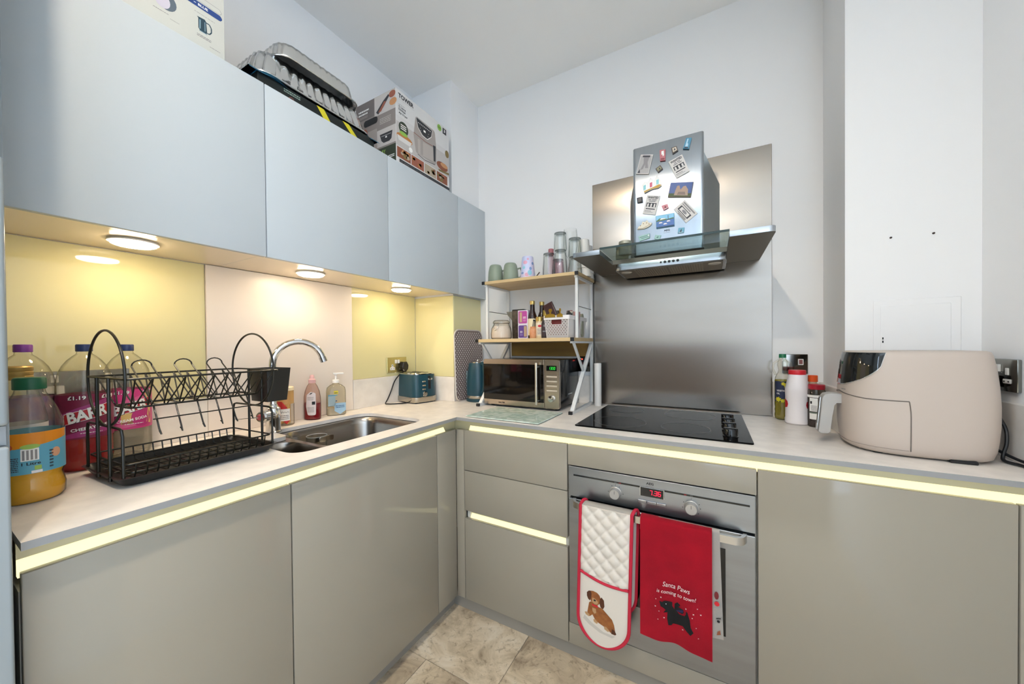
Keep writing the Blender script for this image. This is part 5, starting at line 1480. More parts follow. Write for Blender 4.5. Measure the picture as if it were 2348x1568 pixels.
P.poly(round_poly([(-.587, 2.345), (-.472, 2.337), (-.480, 2.302), (-.509, 2.275), (-.544, 2.278), (-.574, 2.302)], [.003, .003, .012, .012, .012, .012], 4), DKG, 3)
for i in range(9): P.rect(-.574 + .0105 * i, -.569 + .0105 * i, 2.3235, 2.3275, WHITE, 4)
P.rect(-.536, -.521, 2.299, 2.309, WHITE, 4)
for u, v in ((-.56, 2.305), (-.555, 2.295), (-.5, 2.305), (-.505, 2.29)): P.disc(u, v, .0016, WHITE, 4)
P.line([(-.604, 2.262), (-.52, 2.255), (-.448, 2.262)], .004, mat('copper_line', '#8c6255', .3), 2)
P.poly([(-.578, 2.245), (-.46, 2.252), (-.456, 2.182), (-.575, 2.172)], mat('print_taupe_light', '#b3aaa3', .45), 2)
P.line([(-.578, 2.168), (-.53, 2.16), (-.452, 2.17)], .003, DKG, 2); P.poly([(-.466, 2.266), (-.447, 2.268), (-.449, 2.187), (-.463, 2.184)], DKG, 3)
P.poly([(-.559, 2.246), (-.541, 2.247), (-.541, 2.178), (-.559, 2.175)], TP, 3)
P.poly(ell(-.67, 2.243, .03, .03, 20), FOREST, 3); P.poly(ell(-.67, 2.218, .026, .009, 16), LIME, 4)
for k in range(3): P.rect(-.688, -.653, 2.236 + .009 * k, 2.240 + .009 * k, WHITE, 4)
P.poly(ell(-.663, 2.2, .05, .018, 20), FOOD[0], 1); P.poly([(-.71, 2.2), (-.617, 2.2), (-.63, 2.178), (-.70, 2.178)], mat('bowl_white', '#d9d6d2', .45), 2); P.poly(ell(-.625, 2.165, .012, .012, 14), WHITE, 2)
for i, x in enumerate((-.711, -.621, -.530, -.439)):
    P.rect(x, x + .085, 2.098, 2.146, FOOD[(i * 2 + 1) % 6], 1)
    rr = random.Random(i)
    for k in range(7): P.poly(ell(x + rr.uniform(.012, .073), 2.098 + rr.uniform(.010, .038), rr.uniform(.008, .014), rr.uniform(.006, .01), 10), FOOD[rr.randrange(6)], 2)
P.poly(ell(-.395, 2.186, .045, .022, 18), FOOD[1], 2); P.poly(ell(-.38, 2.196, .03, .012, 14), FOOD[2], 3); P.poly([(-.43, 2.16), (-.34, 2.172), (-.34, 2.16), (-.42, 2.152)], FOOD[4], 3)
P.poly(ell(-.355, 2.27, .016, .02, 14), FOOD[4], 2)
P.disc(-.415, 2.384, .0165, LIME, 1); P.rows(-.426, -.404, 2.38, 2.39, 2, FOREST, 2); P.rect(-.389, -.359, 2.368, 2.399, DKG, 1); P.text('3', -.380, -.368, 2.378, 2.393, WHITE, 2, .03)
P.rect(-.697, -.338, 2.078, 2.0925, DKG, 1); P.rows(-.69, -.5, 2.083, 2.087, 1, GREYP, 2)
P.build('front_print', t, on_x(.331))
P = Print(); MW = mat('print_warm_grey', '#8a817d', .45)
P.rect(.054, .33, 2.07, 2.409, MW); P.rect(.19, .33, 2.318, 2.408, mat('print_pale', '#c4beba', .45), 1); P.rect(.056, .186, 2.325, 2.408, TP2, 1); P.rect(.205, .33, 2.165, 2.245, mat('print_pale', '#c4beba', .45), 1); P.rect(.2, .33, 2.07, 2.157, FOREST, 1)
P.poly([(.2, 2.335), (.25, 2.375), (.285, 2.395), (.29, 2.385), (.25, 2.345), (.215, 2.322)], DKG, 2); P.poly([(.215, 2.33), (.255, 2.37), (.27, 2.368), (.235, 2.33)], FOOD[3], 3); P.poly(ell(.315, 2.352, .024, .017, 14), FOOD[2], 2); P.poly(ell(.31, 2.388, .022, .016, 14), FOOD[3], 2)
P.rows(.075, .15, 2.367, 2.376, 1, WHITE, 2, 21, .8); P.rows(.075, .14, 2.352, 2.361, 1, WHITE, 2, 22, .8); P.rows(.075, .14, 2.335, 2.347, 3, TP, 2, 23)
P.rows(.225, .30, 2.27, 2.30, 4, mat('print_mist', '#b8b0ab', .5), 2); P.poly(rrect(.113, .21, 2.287, 2.319, .014, 6), BLACK, 3)
P.poly([(.224, 2.222), (.309, 2.222), (.302, 2.186), (.288, 2.178), (.25, 2.178), (.235, 2.19)], DKG, 2); P.rect(.262, .272, 2.198, 2.206, WHITE, 3); P.rows(.235, .3, 2.21, 2.213, 1, WHITE, 3)
P.poly([(.1, 2.16), (.205, 2.16), (.205, 2.26), (.1, 2.26)], TP, 2); P.poly(ell(.12, 2.25, .02, .03, 12), FOOD[3], 3)
P.text('RY', .238, .262, 2.125, 2.145, LIME, 2, .02); P.rows(.265, .32, 2.1, 2.115, 2, WHITE, 2)
P.build('side_print', t, on_yneg(-.7155))

t = thing('dark_carton', 'flat dark green box with yellow tape under the foil trays', 'carton', (.19, -1.06, ZC))
q = MB(); q.box(.05, .326, -1.285, -.835, ZC, 2.110, .001, 1); q.build('carton', mat('carton_dark', '#141a19', .35), t)
for y0, y1 in ((-1.09, -1.03), (-.985, -.91)):
    q = MB(); q.loft([[(.3268, y0, 2.1105), (.3268, y0 + .028, 2.1105), (.3262, y0 + .028, 2.1105), (.3262, y0, 2.1105)], [(.3268, y1 - .028, ZC + .002), (.3268, y1, ZC + .002), (.3262, y1, ZC + .002), (.3262, y1 - .028, ZC + .002)]]); q.build('tape', mat('tape_yellow', '#cfc32a', .35), t)
P = Print(); P.rows(-1.205, -1.15, 2.091, 2.105, 2, mat('print_sage', '#8fa59a', .5), 1, 31); P.disc(-1.18, 2.074, .010, mat('print_rust', '#7a4a42', .5)); P.disc(-1.18, 2.074, .0075, mat('carton_dark', '#141a19', .35), 1)
P.build('front_print', t, on_x(.326))
t = thing('blue_tray', 'thin blue plastic tray with a bent edge under the foil trays', 'tray', (.19, -1.05, 2.11))
q = MB()
rows = []
for i in range(41):
    yy = -1.31 + .50 * i / 40
    ed = max(0, min(1, (-1.15 - yy) / .05), min(1, (yy + .89) / .04))
    zz = 2.1125 + .008 * max(0, 1 - abs(yy + 1.235) / .04)
    rows.append([(.06, yy, 2.1125), (.27, yy, 2.1125), (.296 + .028 * ed, yy, zz), (.300 + .034 * ed, yy, zz - .010 * ed)])
q.sheet(rows); bmesh.ops.solidify(q.bm, geom=list(q.bm.faces), thickness=.002); q.build('sheet', mat('tray_blue', '#3c8fb5', .35), t)
FOIL = mat('aluminium_foil', '#ebebea', .15, metal=1.0, bump=(45, .35))
FOIL2 = mat('aluminium_smooth', '#e2e2e0', .26, metal=1.0, bump=(60, .08))
def foil(label, zb, zt, x0, x1, y0, y1, ins, m, rip, seed, flip=True):
    t = thing('foil_tray', label, 'foil tray', ((x0 + x1) / 2, (y0 + y1) / 2, zb))
    rnd = random.Random(seed)
    base = rrect(x0, x1, y0, y1, .055, 14)
    # resample evenly
    P_ = [Vector(p) for p in base]; Ls = [0]
    for a, b in zip(P_, P_[1:] + P_[:1]): Ls.append(Ls[-1] + (b - a).length)
    N = 220
    pts = []
    for k in range(N):
        s = Ls[-1] * k / N
        j = max(i for i in range(len(Ls) - 1) if Ls[i] <= s)
        a, b = P_[j], P_[(j + 1) % len(P_)]
        f = (s - Ls[j]) / max(1e-9, Ls[j + 1] - Ls[j]); pts.append(a.lerp(b, f))
    c = Vector(((x0 + x1) / 2, (y0 + y1) / 2))
    ph = [rnd.uniform(-1, 1) for _ in range(N)]
    rings = []
    def ring(k, z, amp, jit=0):
        out = []
        for i, p in enumerate(pts):
            d = (p - c); n_ = d.normalized()
            w = amp * math.sin(i * math.pi * 2 / 5.5 + .6 * ph[i]) + jit * ph[i]
            hx = (x1 - x0) / 2; hy = (y1 - y0) / 2
            q_ = Vector((c.x + d.x * (hx - k) / hx, c.y + d.y * (hy - k) / hy)) + n_ * w
            out.append((q_.x, q_.y, z + jit * ph[(i * 7) % N]))
        return out
    rings = [ring(-.012, zb - .002, 0, .001), ring(-.012, zb + .003, 0, .0012), ring(0, zb + .004, rip * .3, .0008), ring(ins * .25, zb + (zt - zb) * .3, rip, .001), ring(ins * .6, zb + (zt - zb) * .65, rip, .001), ring(ins, zt - .004, rip * .5, .0006), ring(ins + .012, zt, 0, .0004)]
    q = MB(); q.loft(rings, False, True); bmesh.ops.recalc_face_normals(q.bm, faces=list(q.bm.faces)); q.build('tray', m, t, ang=70)
    q = MB(); q.tube([(x, y, zb) for x, y, z in ring(-.012, zb, 0, .0008)], .0028, 6, True); q.build('rolled_rim', FOIL2, t)
    return t
foil('large crinkled upturned foil tray, the lower of the stacked pair', 2.1185, 2.224, .055, .318, -1.285, -.850, .030, FOIL, .0045, 3)
o = foil('smaller ribbed upturned foil tray on top of the large one', 2.2295, 2.296, .08, .304, -1.205, -.893, .010, FOIL2, .0018, 5)

# ------------------------------------------------------------------ right of the hob
t = thing('oil_bottle', 'vegetable oil bottle with green cap beside the steel sheet', 'bottle', (1.851, -.052, .9), room=False)
ob = [(.02, .0003), (.026, .004), (.0275, .02), (.026, .03), (.0275, .04), (.026, .05), (.0275, .06), (.0275, .16), (.025, .176), (.016, .195), (.0135, .205), (.0175, .225), (.0165, .24), (.011, .252), (.0105, .26)]
q = MB(); q.lathe(ob, seg=30, cap1=False); q.build('bottle', PET, t)
q = MB(); q.lathe([(r - .001, z + .001) for r, z in ob[:8]] + [(.0262, .165)], seg=30); q.build('oil', clear('oil_yellow', '#d9cf4a', '#7d7312', .05, .35, '#b5a822'), t)
q = MB(); q.lathe([(.0125, .256), (.0125, .27), (.0115, .272), (0, .272)], seg=24, cap1=False); q.build('cap', mat('cap_bright_green', '#14704a', .4), t)
q = MB(); q.tube([(-.008, -.004, .25), (-.03, -.006, .235), (-.034, -.006, .21), (-.024, -.004, .185)], .004, 8); q.tube([(.008, .004, .25), (.028, .01, .235), (.03, .012, .205)], .005, 8); q.build('grip', PET, t)
P = Print(); LN = mat('label_ink_navy', '#262f4a', .45); LY_ = mat('label_sunflower', '#cfc22a', .45)
P.rect(-.03, .03, .075, .16, LN); 
for u, v, r in ((.012, .145, .012), (.022, .135, .01), (.002, .15, .008), (-.015, .085, .012), (.0, .08, .009), (.012, .086, .008)): P.poly([(u + r * (1 if k % 2 else .6) * math.cos(k * math.pi / 7), v + r * (1 if k % 2 else .6) * math.sin(k * math.pi / 7)) for k in range(14)], LY_, 1)
P.text('VEGETABLE', -.021, .018, .118, .125, WHITE, 2, .02); P.text('OIL', -.021, -.009, .106, .113, WHITE, 2, .02)
P.build('label', t, on_cyl(0, 0, .0277, math.radians(-98)), step=.005)
t = thing('salt_tub', 'white plastic salt bottle with red lid beside the oil', 'bottle', (1.886, -.128, .9), room=False)
q = MB(); q.lathe([(.034, .0003), (.039, .005), (.0395, .02), (.0375, .024), (.0375, .11), (.0385, .13), (.0385, .14), (.036, .148), (.028, .19), (.0265, .195)], seg=36); q.build('bottle', mat('salt_white', '#efe9ea', .4), t)
q = MB(); q.lathe([(.0275, .194), (.028, .196), (.028, .208), (.0265, .211), (0, .211)], seg=32, cap1=False); q.build('lid', mat('lid_red', '#d2232f', .35), t)
P = Print()
for u0, s in ((-.052, 1), (.052, -1)):
    P.poly([(u0 + s * 0, .06), (u0 + s * .006, .064), (u0 + s * .018, .066), (u0 + s * .022, .078), (u0 + s * .019, .09), (u0 + s * .01, .095), (u0, .1)], REDP)
P.build('side_badge', t, on_cyl(0, 0, .0378, math.radians(-101)), step=.004)
t = thing('sauce_bottle', 'small bottle with bright orange cap behind the spice tub', 'bottle', (1.9395, -.098, .9), room=False)
q = MB(); q.lathe([(.016, .0003), (.018, .004), (.018, .14), (.013, .158), (.0125, .165)], seg=24); q.build('body', mat('sauce_pale', '#c9b79c', .35), t)
q = MB(); q.lathe([(.0155, .165), (.0155, .188), (.014, .19)], seg=24); q.build('cap', mat('cap_vivid_orange', '#e2561c', .4), t)
t = thing('spice_tub', 'clear peppercorn jar with red lid and white label beside the salt', 'jar', (1.939, -.157, .9), room=False)
q = MB(); q.lathe([(.024, .0003), (.0265, .003), (.0265, .135), (.023, .142)], seg=30); q.build('jar', clear('pepper_jar', '#d8d3ca', '#6a645c', .05), t)
q = MB(); q.lathe([(.024, .003), (.0255, .006), (.0255, .112)], seg=30); q.build('peppercorns', mat('peppercorn', '#3d3638', .6, var=(160, '#6b6266', .2)), t)
q = MB(); q.lathe([(.0245, .142), (.025, .144), (.025, .158), (.0235, .160), (0, .16)], seg=30, cap1=False); q.build('lid', mat('lid_crimson', '#a3182a', .35), t)
q = MB(); q.lathe([(.0268, .112), (.0268, .121)], seg=30, cap0=False, cap1=False); q.build('white_band', WHITE_PL, t)
P = Print(); P.rect(-.024, .002, .06, .11, WHITE); P.rect(-.024, .002, .03, .056, WHITE); P.rect(-.024, .002, .052, .057, mat('label_moss', '#6a7568', .5), 1); P.rect(-.021, -.015, .088, .098, BLACK, 1); P.rows(-.018, 0, .064, .084, 4, INK2, 1)
P.build('label', t, on_cyl(0, 0, .0266, math.radians(-98)), step=.005)
t = thing('fused_switch', 'polished steel switch plate on the wall behind the oil bottle', 'switch', (1.9, -.001, 1.13))
q = MB(); q.box(1.857, 1.942, -.007, -.0005, 1.088, 1.17, .0015, 1); q.build('face_plate', mat('plate_mirror', '#8d8780', .08, metal=1.0), t)
q = MB(); q.box(1.909, 1.927, -.011, -.0065, 1.125, 1.15, .001, 1); o = q.build('rocker', WHITE_PL, t)
q = MB(); q.box(1.912, 1.924, -.0125, -.0108, 1.129, 1.147, .0006, 1); q.build('neon', mat('neon_dull', '#7d4a48', .4), t)
t = thing('double_socket', 'polished steel double socket on the right wall behind the air fryer', 'socket', (2.299, -.40, 1.12))
q = MB(); q.box(2.291, 2.2995, -.428, -.288, 1.08, 1.168, .002, 2); q.build('face_plate', mat('plate_steel', '#8f8f8a', .15, metal=1.0), t)
for yy in (-.323, -.394):
    for zz in (1.125,):
        q = MB(); q.box(2.2885, 2.2912, yy - .006, yy + .006, zz, zz + .019, .001, 1); q.build('earth_slot', WHITE_PL, t)
    q = MB(); q.box(2.2885, 2.2912, yy - .015, yy + .015, 1.102, 1.114, .002, 2); o = q.build('pin_slot', WHITE_PL, t)
    for s in (-.008, .008):
        q = MB(); q.box(2.288, 2.2888, yy + s - .0025, yy + s + .0025, 1.1055, 1.1095); q.build('pin_hole', BLK, o)
for yy in (-.352, -.364):
    q = MB(); q.box(2.286, 2.2915, yy - .005, yy + .005, 1.133, 1.153, .001, 1); q.build('rocker', WHITE_PL, t)
# ------------------------------------------------------------------ air fryer
t = thing('air_fryer', 'large taupe air fryer with black glass control panel and drawer handle', 'air fryer', (2.08, -.41, .9))
FC = mat('fryer_taupe', '#bdb0a5', .42, bump=(500, .03), spec=.4)
FCX, FCY, HX, HY = 2.0935, -.410, .1505, .123
ZPR = [(0.9035, .80), (.905, .86), (.912, .93), (.93, .965), (.96, .985), (1.0, 1.0), (1.05, 1.0), (1.1, .985), (1.15, .955), (1.18, .925), (1.188, .905), (1.1915, .86)]
def prof_k(z):
    for (z0, k0), (z1, k1) in zip(ZPR, ZPR[1:]):
        if z <= z1: return k0 + (k1 - k0) * max(0, min(1, (z - z0) / (z1 - z0)))
    return ZPR[-1][1]
def fry(a, z, off=0.0):
    """a measured so that 0 = front (-x), positive towards the near side (-y)"""
    c, s = math.cos(a), math.sin(a)
    e = 2.6 if c > 0 else 4.0
    r = 1.0 / ((abs(c) ** e + abs(s) ** e) ** (1 / e))
    k = prof_k(z)
    kx = k
    x = -c * r * (HX * kx + off); y = -s * r * (HY * k + off)
    return (FCX + x - (.012 * (z - 1.05) / .14 * -1 if c > 0 else 0) * 0, FCY + y, z)
NA = 96
q = MB(); q.loft([[fry(2 * math.pi * i / NA, z) for i in range(NA)] for z, k in ZPR]); q.build('body', FC, t, ang=50)
def patch(name, f, ulist, m, nv=10, off=.0012, parent=None):
    """f(u) -> (angle, zlow, zhigh)"""
    rows = []
    for u in ulist:
        a, zl, zh = f(u)
        rows.append([fry(a, zl + (zh - zl) * j / nv, off) for j in range(nv + 1)])
    q = MB(); q.sheet(rows); return q.build(name, m, parent or t, ang=60)
# control panel: half-ellipse dropping from the top edge at the front
def cpf(u): 
    a = u * 1.02
    return (a, 1.187 - .098 * math.sqrt(max(0, 1 - u * u)) ** .8, 1.1875)
cp = patch('control_panel', cpf, [i / 20 for i in range(-20, 21)], mat('fryer_glass', '#1a1c1d', .04, spec=.6), off=.0012)
q = MB(); q.tube([fry(u / 20 * 1.02, cpf(u / 20)[1], .0012) for u in range(-20, 21)], .0014, 6); q.build('chrome_trim', CHROME, cp)
# drawer with seam
def drawer_z(a): return 1.068 - .012 * min(1, abs(a) / .8)
def seam(off=.0006):
    pts = []
    aR = 1.55
    for i in range(-24, 25): pts.append((aR * i / 24, None))
    return pts
aR = 1.33
top = [fry(a, drawer_z(a), .0004) for a in [aR * i / 30 for i in range(-30, 31)]]
q = MB(); q.tube(top, .0014, 6)
for sgn in (1, -1):
    dn = [fry(sgn * (aR + .02 * math.sin(min(1, j / 3) * math.pi / 2)), drawer_z(aR) - .001 - (.135 * j / 10), .0004) for j in range(11)]
    q.tube(dn, .0012, 6)
q.build('drawer_seam', mat('seam_dark', '#6b625b', .6), t)
q = MB(); q.tube([fry(a, .921, .0003) for a in [1.33 * i / 30 for i in range(-30, 31)]], .0008, 6); q.build('drawer_seam', mat('seam_soft', '#968b82', .6), t)
P = Print(); P.rows(-.012, .012, 1.074, 1.079, 1, GREYP)
P.build('brand_mark', t, lambda u, v, h: fry(.25 + u / HY, v, h + .0004))
# handle
HC2 = mat('fryer_handle', '#aaa6a0', .35, metal=.25)
q = MB(); hy0 = -.412
sect = [(1.951, 1.058), (1.92, 1.060), (1.905, 1.056), (1.898, 1.046), (1.893, .985), (1.888, .935), (1.893, .930), (1.912, .930), (1.917, .935), (1.922, .985), (1.927, 1.022), (1.933, 1.030), (1.951, 1.030)]
q.prism(sect, hy0 - .019, hy0 + .019, 'xz', .0025); h_ = q.build('handle', HC2, t)
q = MB(); q.prism([(1.8945, 1.044), (1.8965, 1.044), (1.8885, .940), (1.8865, .940)], hy0 - .009, hy0 + .009, 'xz', .0008); q.build('handle_inlay', CHROME, h_)
q = MB(); q.box(2.135, 2.185, -.524, -.505, .9005, .909, .002, 1); q.build('base_vent', BLK, t)
for x in (2.01, 2.15):
    for yy in (-.48, -.34):
        q = MB(); q.lathe([(.012, .9003), (.012, .9045)], (x, yy, 0), 12); q.build('foot', BLK, t)
t = thing('power_cord', 'thick black power cord looping from air fryer to the right wall', 'cord', (2.25, -.42, .9))
q = MB(); q.tube(smooth([(2.275, -.358, 1.088), (2.272, -.37, 1.05), (2.268, -.405, 1.02), (2.270, -.432, .985), (2.266, -.445, .95), (2.258, -.450, .92), (2.254, -.462, .9065), (2.264, -.49, .9055), (2.278, -.54, .9055)]), .0038, 8); q.build('cable', BLK, t)
q = MB(); q.tube(smooth([(2.238, -.40, .945), (2.252, -.43, .93), (2.27, -.475, .915), (2.281, -.54, .912)]), .0038, 8); q.build('cable', BLK, t)
q = MB(); q.box(2.262, 2.2882, -.375, -.342, 1.088, 1.122, .004, 2); q.build('plug', mat('plug_black', '#1a1512', .3), t)

# ------------------------------------------------------------------ oven glove and towels on the oven handle
def drape(label, name, cat, xl, xr, zf, zb, mats, fbump=None, th=.008, y_in=-.6405, y_out=-.6585, nu=40, halfw=None, shift_back=0.0, hem=None, ztop=.6465, wave=None, extra=None):
    """cloth strip hung over the handle. s runs front bottom -> over -> back bottom."""
    t = thing(name, label, cat, ((xl + xr) / 2, -.65, zf))
    path = []
    nf, nb, na = 44, 24, 8
    for i in range(nf): path.append(('f', y_out, zf + (ztop - .006 - zf) * i / nf))
    yc = (y_in + y_out) / 2; ry = (y_out - y_in) / 2
    for i in range(na + 1):
        a = math.pi * i / na
        path.append(('t', yc + ry * math.cos(a), ztop - .006 + .008 * math.sin(a)))
    for i in range(1, nb + 1): path.append(('b', y_in, ztop - .006 - (ztop - .006 - zb) * i / nb))
    return t, path
MIT = mat('mitt_cotton', '#d3cbc0', .8, bump=(220, .15)); MITR = mat('mitt_red', '#b81f38', .75, bump=(220, .15))
t = thing('oven_glove', 'quilted cream double oven glove with red binding and puppy print', 'oven glove', (1.27, -.66, .16))
gx0, gx1 = 1.174, 1.352
def glove_sheet(zlo, ztop, yface, th, sgn, dx=0.0, quilt=None):
    """one hanging half: rounded lower end. sgn -1 = faces the room"""
    rows = []
    N = 110; U = 60
    rad = (gx1 - gx0) / 2; cx = (gx0 + gx1) / 2 + dx
    for i in range(N + 1):
        z = zlo + (ztop - zlo) * (i / N) ** 1.15
        hw = rad if z > zlo + rad else math.sqrt(max(1e-6, rad ** 2 - (zlo + rad - z) ** 2))
        hw = max(hw, .004)
        lean = .010 * (z - zlo) / (ztop - zlo) * 0
        ring = []
        for j in range(U + 1):
            u = -1 + 2 * j / U
            x = cx + hw * u + (z - .4) * .03
            b = quilt(x, z) if quilt else 0
            edge = (1 - abs(u) ** 8)
            ring.append((x, yface - (th * .5 * edge + b * edge) * 1.0, z))
        for j in range(U, -1, -1):
            u = -1 + 2 * j / U
            x = cx + hw * u + (z - .4) * .03
            ring.append((x, yface + th * .5 * (1 - abs(u) ** 8), z))
        rows.append(ring)
    return rows
def pocket_z(x): return .412 - .13 * (x - 1.182)
def quilt(x, z):
    if z < pocket_z(x): return .003
    a = (x + z) / .05; b = (x - z) / .05
    return .0095 * (abs(math.sin(math.pi * a)) * abs(math.sin(math.pi * b))) ** .45
def drape_y(z, yf): return yf
rows = glove_sheet(.163, .646, -.6625, .012, -1, 0, quilt)
q = MB(); q.loft(rows); q.build('front_glove', MIT, t, ang=60)
rows = glove_sheet(.26, .646, -.6335, .010, 1, .014)
q = MB(); q.loft(rows); q.build('back_glove', MIT, t, ang=60)
# the part folded over the handle
q = MB(); rings = []
for i in range(13):
    a = math.pi * i / 12
    yc, zc, ry, rz = -.6485, .642, .017, .013
    rings.append([(gx0 + .0065 + (gx1 - gx0) * j / 16 + (.012 * i / 12), yc - (ry) * math.cos(a), zc + rz * math.sin(a)) for j in range(17)])
q.sheet(rings); bmesh.ops.solidify(q.bm, geom=list(q.bm.faces), thickness=.005); q.build('fold', MIT, t, ang=60)
def outline(zlo, ztop, dx, y):
    rad = (gx1 - gx0) / 2; cx = (gx0 + gx1) / 2 + dx
    pts = []
    n = 16
    for i in range(n + 1): 
        z = ztop - (ztop - zlo - rad) * i / n; pts.append((cx - rad + (z - .4) * .03, y, z))
    for i in range(1, 24):
        a = math.pi + math.pi * i / 24; z = zlo + rad + rad * math.sin(a); pts.append((cx + rad * math.cos(a) + (z - .4) * .03, y, z))
    for i in range(n + 1):
        z = zlo + rad + (ztop - zlo - rad) * i / n; pts.append((cx + rad + (z - .4) * .03, y, z))
    return pts
fo = outline(.163, .646, 0, -.667); bo = outline(.26, .646, .014, -.632)
arc = lambda x0, x1_: [(x0 + (x1_ - x0) * i / 8, -.648 + .016 * -math.cos(math.pi * i / 8), .646 + .011 * math.sin(math.pi * i / 8)) for i in range(1, 8)]
loop = fo + arc(fo[-1][0], bo[-1][0]) + list(reversed(bo)) + list(reversed(arc(fo[0][0], bo[0][0])))
q = MB(); q.tube(loop, .0058, 8, True, flat=(1, 1)); q.build('binding', MITR, t)
pl = [(1.181 + (1.347 - 1.181) * i / 14, -.6725 , pocket_z(1.181 + (1.347 - 1.181) * i / 14) - .012 * math.sin(math.pi * i / 14)) for i in range(15)]
q = MB(); q.tube(pl, .0048, 8); q.build('pocket_binding', MITR, t)
# puppy print on the pocket
P = Print(); DG = mat('dog_brown', '#7a4420', .7, var=(60, '#99602f', .2)); DGD = mat('dog_dark', '#4f2a15', .7); DGL = mat('dog_tan', '#b08a63', .7); SNOW = mat('snow_shadow', '#bdb6ac', .8)
def gl(a, b): return (1.167 + (a - 218) / 1394 * (1.3475 - 1.167) * 1.34 * 1.0, 0)
def gp(a, b):
    """zoomed drawing coordinates -> glove plane"""
    return (1.2035 + (a - 380) * .0001705, .3467 - (b - 265) * .000178 - (a - 380) * (-.0000415))
P.poly([gp(*p) for p in ((330, 760), (480, 900), (720, 1060), (960, 1120), (900, 1160), (640, 1080), (420, 940), (300, 830))], SNOW, 0)
P.poly([gp(*p) for p in ((430, 500), (470, 480), (560, 560), (700, 600), (800, 700), (900, 800), (940, 900), (960, 1020), (920, 1060), (860, 1050), (800, 980), (730, 950), (640, 900), (560, 850), (500, 740), (440, 780), (390, 700), (410, 600))], DG, 1)
P.poly([gp(*p) for p in ((440, 268), (520, 270), (600, 300), (650, 350), (680, 430), (660, 500), (600, 560), (520, 540), (470, 470), (450, 400), (430, 330))], DG, 2)
P.poly([gp(*p) for p in ((385, 300), (430, 265), (470, 275), (485, 330), (475, 400), (450, 465), (410, 430), (385, 370))], DGD, 3)
P.poly([gp(*p) for p in ((660, 420), (690, 380), (740, 440), (750, 560), (720, 610), (670, 580), (645, 500))], DGD, 3)
P.poly([gp(*p) for p in ((500, 400), (560, 420), (620, 480), (610, 530), (550, 530), (490, 480))], DGL, 3); P.poly(ell(*gp(550, 452), .0042, .0034, 12), BLACK, 4)
P.poly([gp(*p) for p in ((490, 520), (560, 545), (620, 560), (615, 600), (560, 580), (495, 555))], REDP, 4)
P.poly([gp(*p) for p in ((495, 600), (570, 620), (580, 700), (540, 720), (500, 670))], DGL, 2)
for pts_ in (((335, 700), (370, 690), (440, 740), (430, 785), (360, 750)), ((515, 830), (560, 825), (615, 890), (590, 915), (530, 880)), ((735, 945), (780, 950), (850, 1020), (820, 1045), (745, 1000))): P.poly([gp(*p) for p in pts_], DGL, 3)
P.poly([gp(*p) for p in ((900, 980), (950, 1000), (985, 1070), (960, 1090), (880, 1070))], DGD, 3)
P.build('puppy_print', t, lambda u, v, h: (u, -.6715 - h, v))

def towel(label, zf, zb, x0, x1, yf, yb, m, amp, seed, hemf, name='tea_towel', skew=0.0):
    t = thing(name, label, 'towel', ((x0 + x1) / 2, -.65, zf))
    U = 56
    rows = []
    prof = []
    for i in range(40): prof.append((0, i / 40))
    for i in range(11): prof.append((1, i / 10))
    for i in range(1, 21): prof.append((2, i / 20))
    def W_(u, z): return amp * (math.sin(u * 9.0 + seed) + .6 * math.sin(u * 17 + seed * 2.1)) * min(1, (.66 - z) / .25)
    for kind, s in prof:
        row = []
        for j in range(U + 1):
            u = j / U
            zlow = hemf(u)
            if kind == 0: 
                z = zlow + (.642 - zlow) * s; y = yf - W_(u, z) - .004 * (1 - s)
            elif kind == 1:
                a = math.pi * s; z = .642 + .012 * math.sin(a); y = (yf + yb) / 2 - (yb - yf) / 2 * math.cos(a)
            else:
                z = .642 - (.642 - zb) * s; y = yb + .3 * W_(u, z) * 0
            x = x0 + (x1 - x0) * u + skew * (.64 - z)
            row.append((x, y, z))
        rows.append(row)
    q = MB(); q.sheet(rows); bmesh.ops.solidify(q.bm, geom=list(q.bm.faces), thickness=.003)
    q.build('cloth', m, t, ang=70)
    return t, W_
RT = mat('towel_red', '#d3102e', .9, sheen=.12, bump=(380, .5), var=(14, '#b80c28', .25))
t, WV = towel('red terry tea towel with a black scottie dog, hung on the oven handle', .27, .36, 1.386, 1.592, -.674, -.632, RT, .0038, 1.2, lambda u: .272 - .006 * math.sin(u * 8) - .006 * u)
def tw(u, v, h):
    uu = (u - 1.386) / .206
    return (u, -.674 - WV(uu, v) - .004 * (1 - (v - .27) / .37) - .0022 - h, v)
P = Print(); SB = mat('scottie_black', '#0b090b', .85); LETTER = mat('stitch_white', '#e6c9c9', .8)
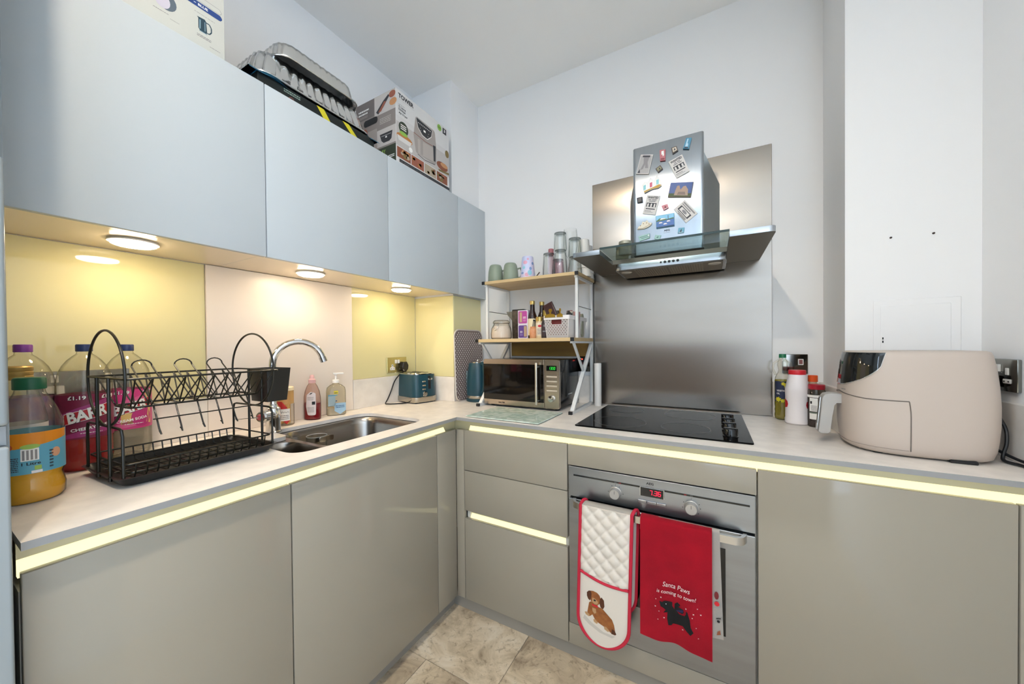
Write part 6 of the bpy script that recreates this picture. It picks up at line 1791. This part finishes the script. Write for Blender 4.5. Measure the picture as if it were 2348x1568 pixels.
def tp(a, b):
    """drawing coordinates of the embroidery -> towel plane"""
    return (1.444 + (a - 120) * .0001655, .398 - (b - 580) * .0001745 + (a - 120) * .0000365)
sc_ = ((120, 580), (165, 605), (220, 580), (350, 600), (350, 670), (385, 720), (390, 620), (440, 585), (490, 625), (450, 665), (540, 690), (550, 740), (520, 770), (430, 745), (470, 790), (560, 795), (585, 760), (590, 700), (610, 720), (650, 850), (665, 980), (710, 1070), (660, 1120), (590, 1050), (530, 980), (360, 985), (335, 1020), (280, 1025), (260, 900), (265, 790), (190, 795), (235, 750), (200, 715), (145, 680))
P.poly([tp(*p) for p in sc_], SB, 1)
P.poly([tp(*p) for p in ((410, 730), (540, 700), (530, 745), (440, 750))], mat('bow_navy', '#241a4a', .7), 2); P.disc(*tp(240, 638), .0013, WHITE, 2)
P.text('Santa Paws', 1.455, 1.532, .448, .463, LETTER, 1, .0, .03, .2); P.text('is coming to town!', 1.437, 1.548, .4225, .438, LETTER, 1, .0, .05, .2)
for i, p in enumerate(((50, 690), (60, 555), (150, 520), (95, 925), (205, 890), (115, 775), (585, 660), (775, 650), (710, 745), (690, 810), (830, 755), (755, 985), (530, 1045), (790, 1165))):
    c = tp(*p); r = .0022 if i % 2 else .003
    P.poly([(c[0] + r * (1 if k % 2 else .35) * math.cos(k * math.pi / 4), c[1] + r * (1 if k % 2 else .35) * math.sin(k * math.pi / 4)) for k in range(8)], LETTER, 1)
P.build('scottie_embroidery', t, tw, step=.006)
t, WV2 = towel('white printed tea towel mostly hidden behind the red one', .32, .40, 1.44, 1.612, -.6605, -.638, mat('towel_white', '#cfc9c2', .9, bump=(300, .3)), .0012, .4, lambda u: .318 + .012 * u, skew=.03)
P = Print(); P.poly(ell(1.603, .46, .006, .012, 12), mat('print_maroon', '#6d2024', .7)); P.poly(ell(1.604, .435, .007, .007, 12), REDP); P.line([(1.602, .39), (1.614, .394)], .003, BLACK); P.disc(1.608, .383, .004, BLACK); P.poly([(1.603, .34), (1.614, .345), (1.612, .357), (1.606, .352)], FOOD[1])
P.build('printed_motif', t, lambda u, v, h: (u, -.6605 - .0062 - h, v))
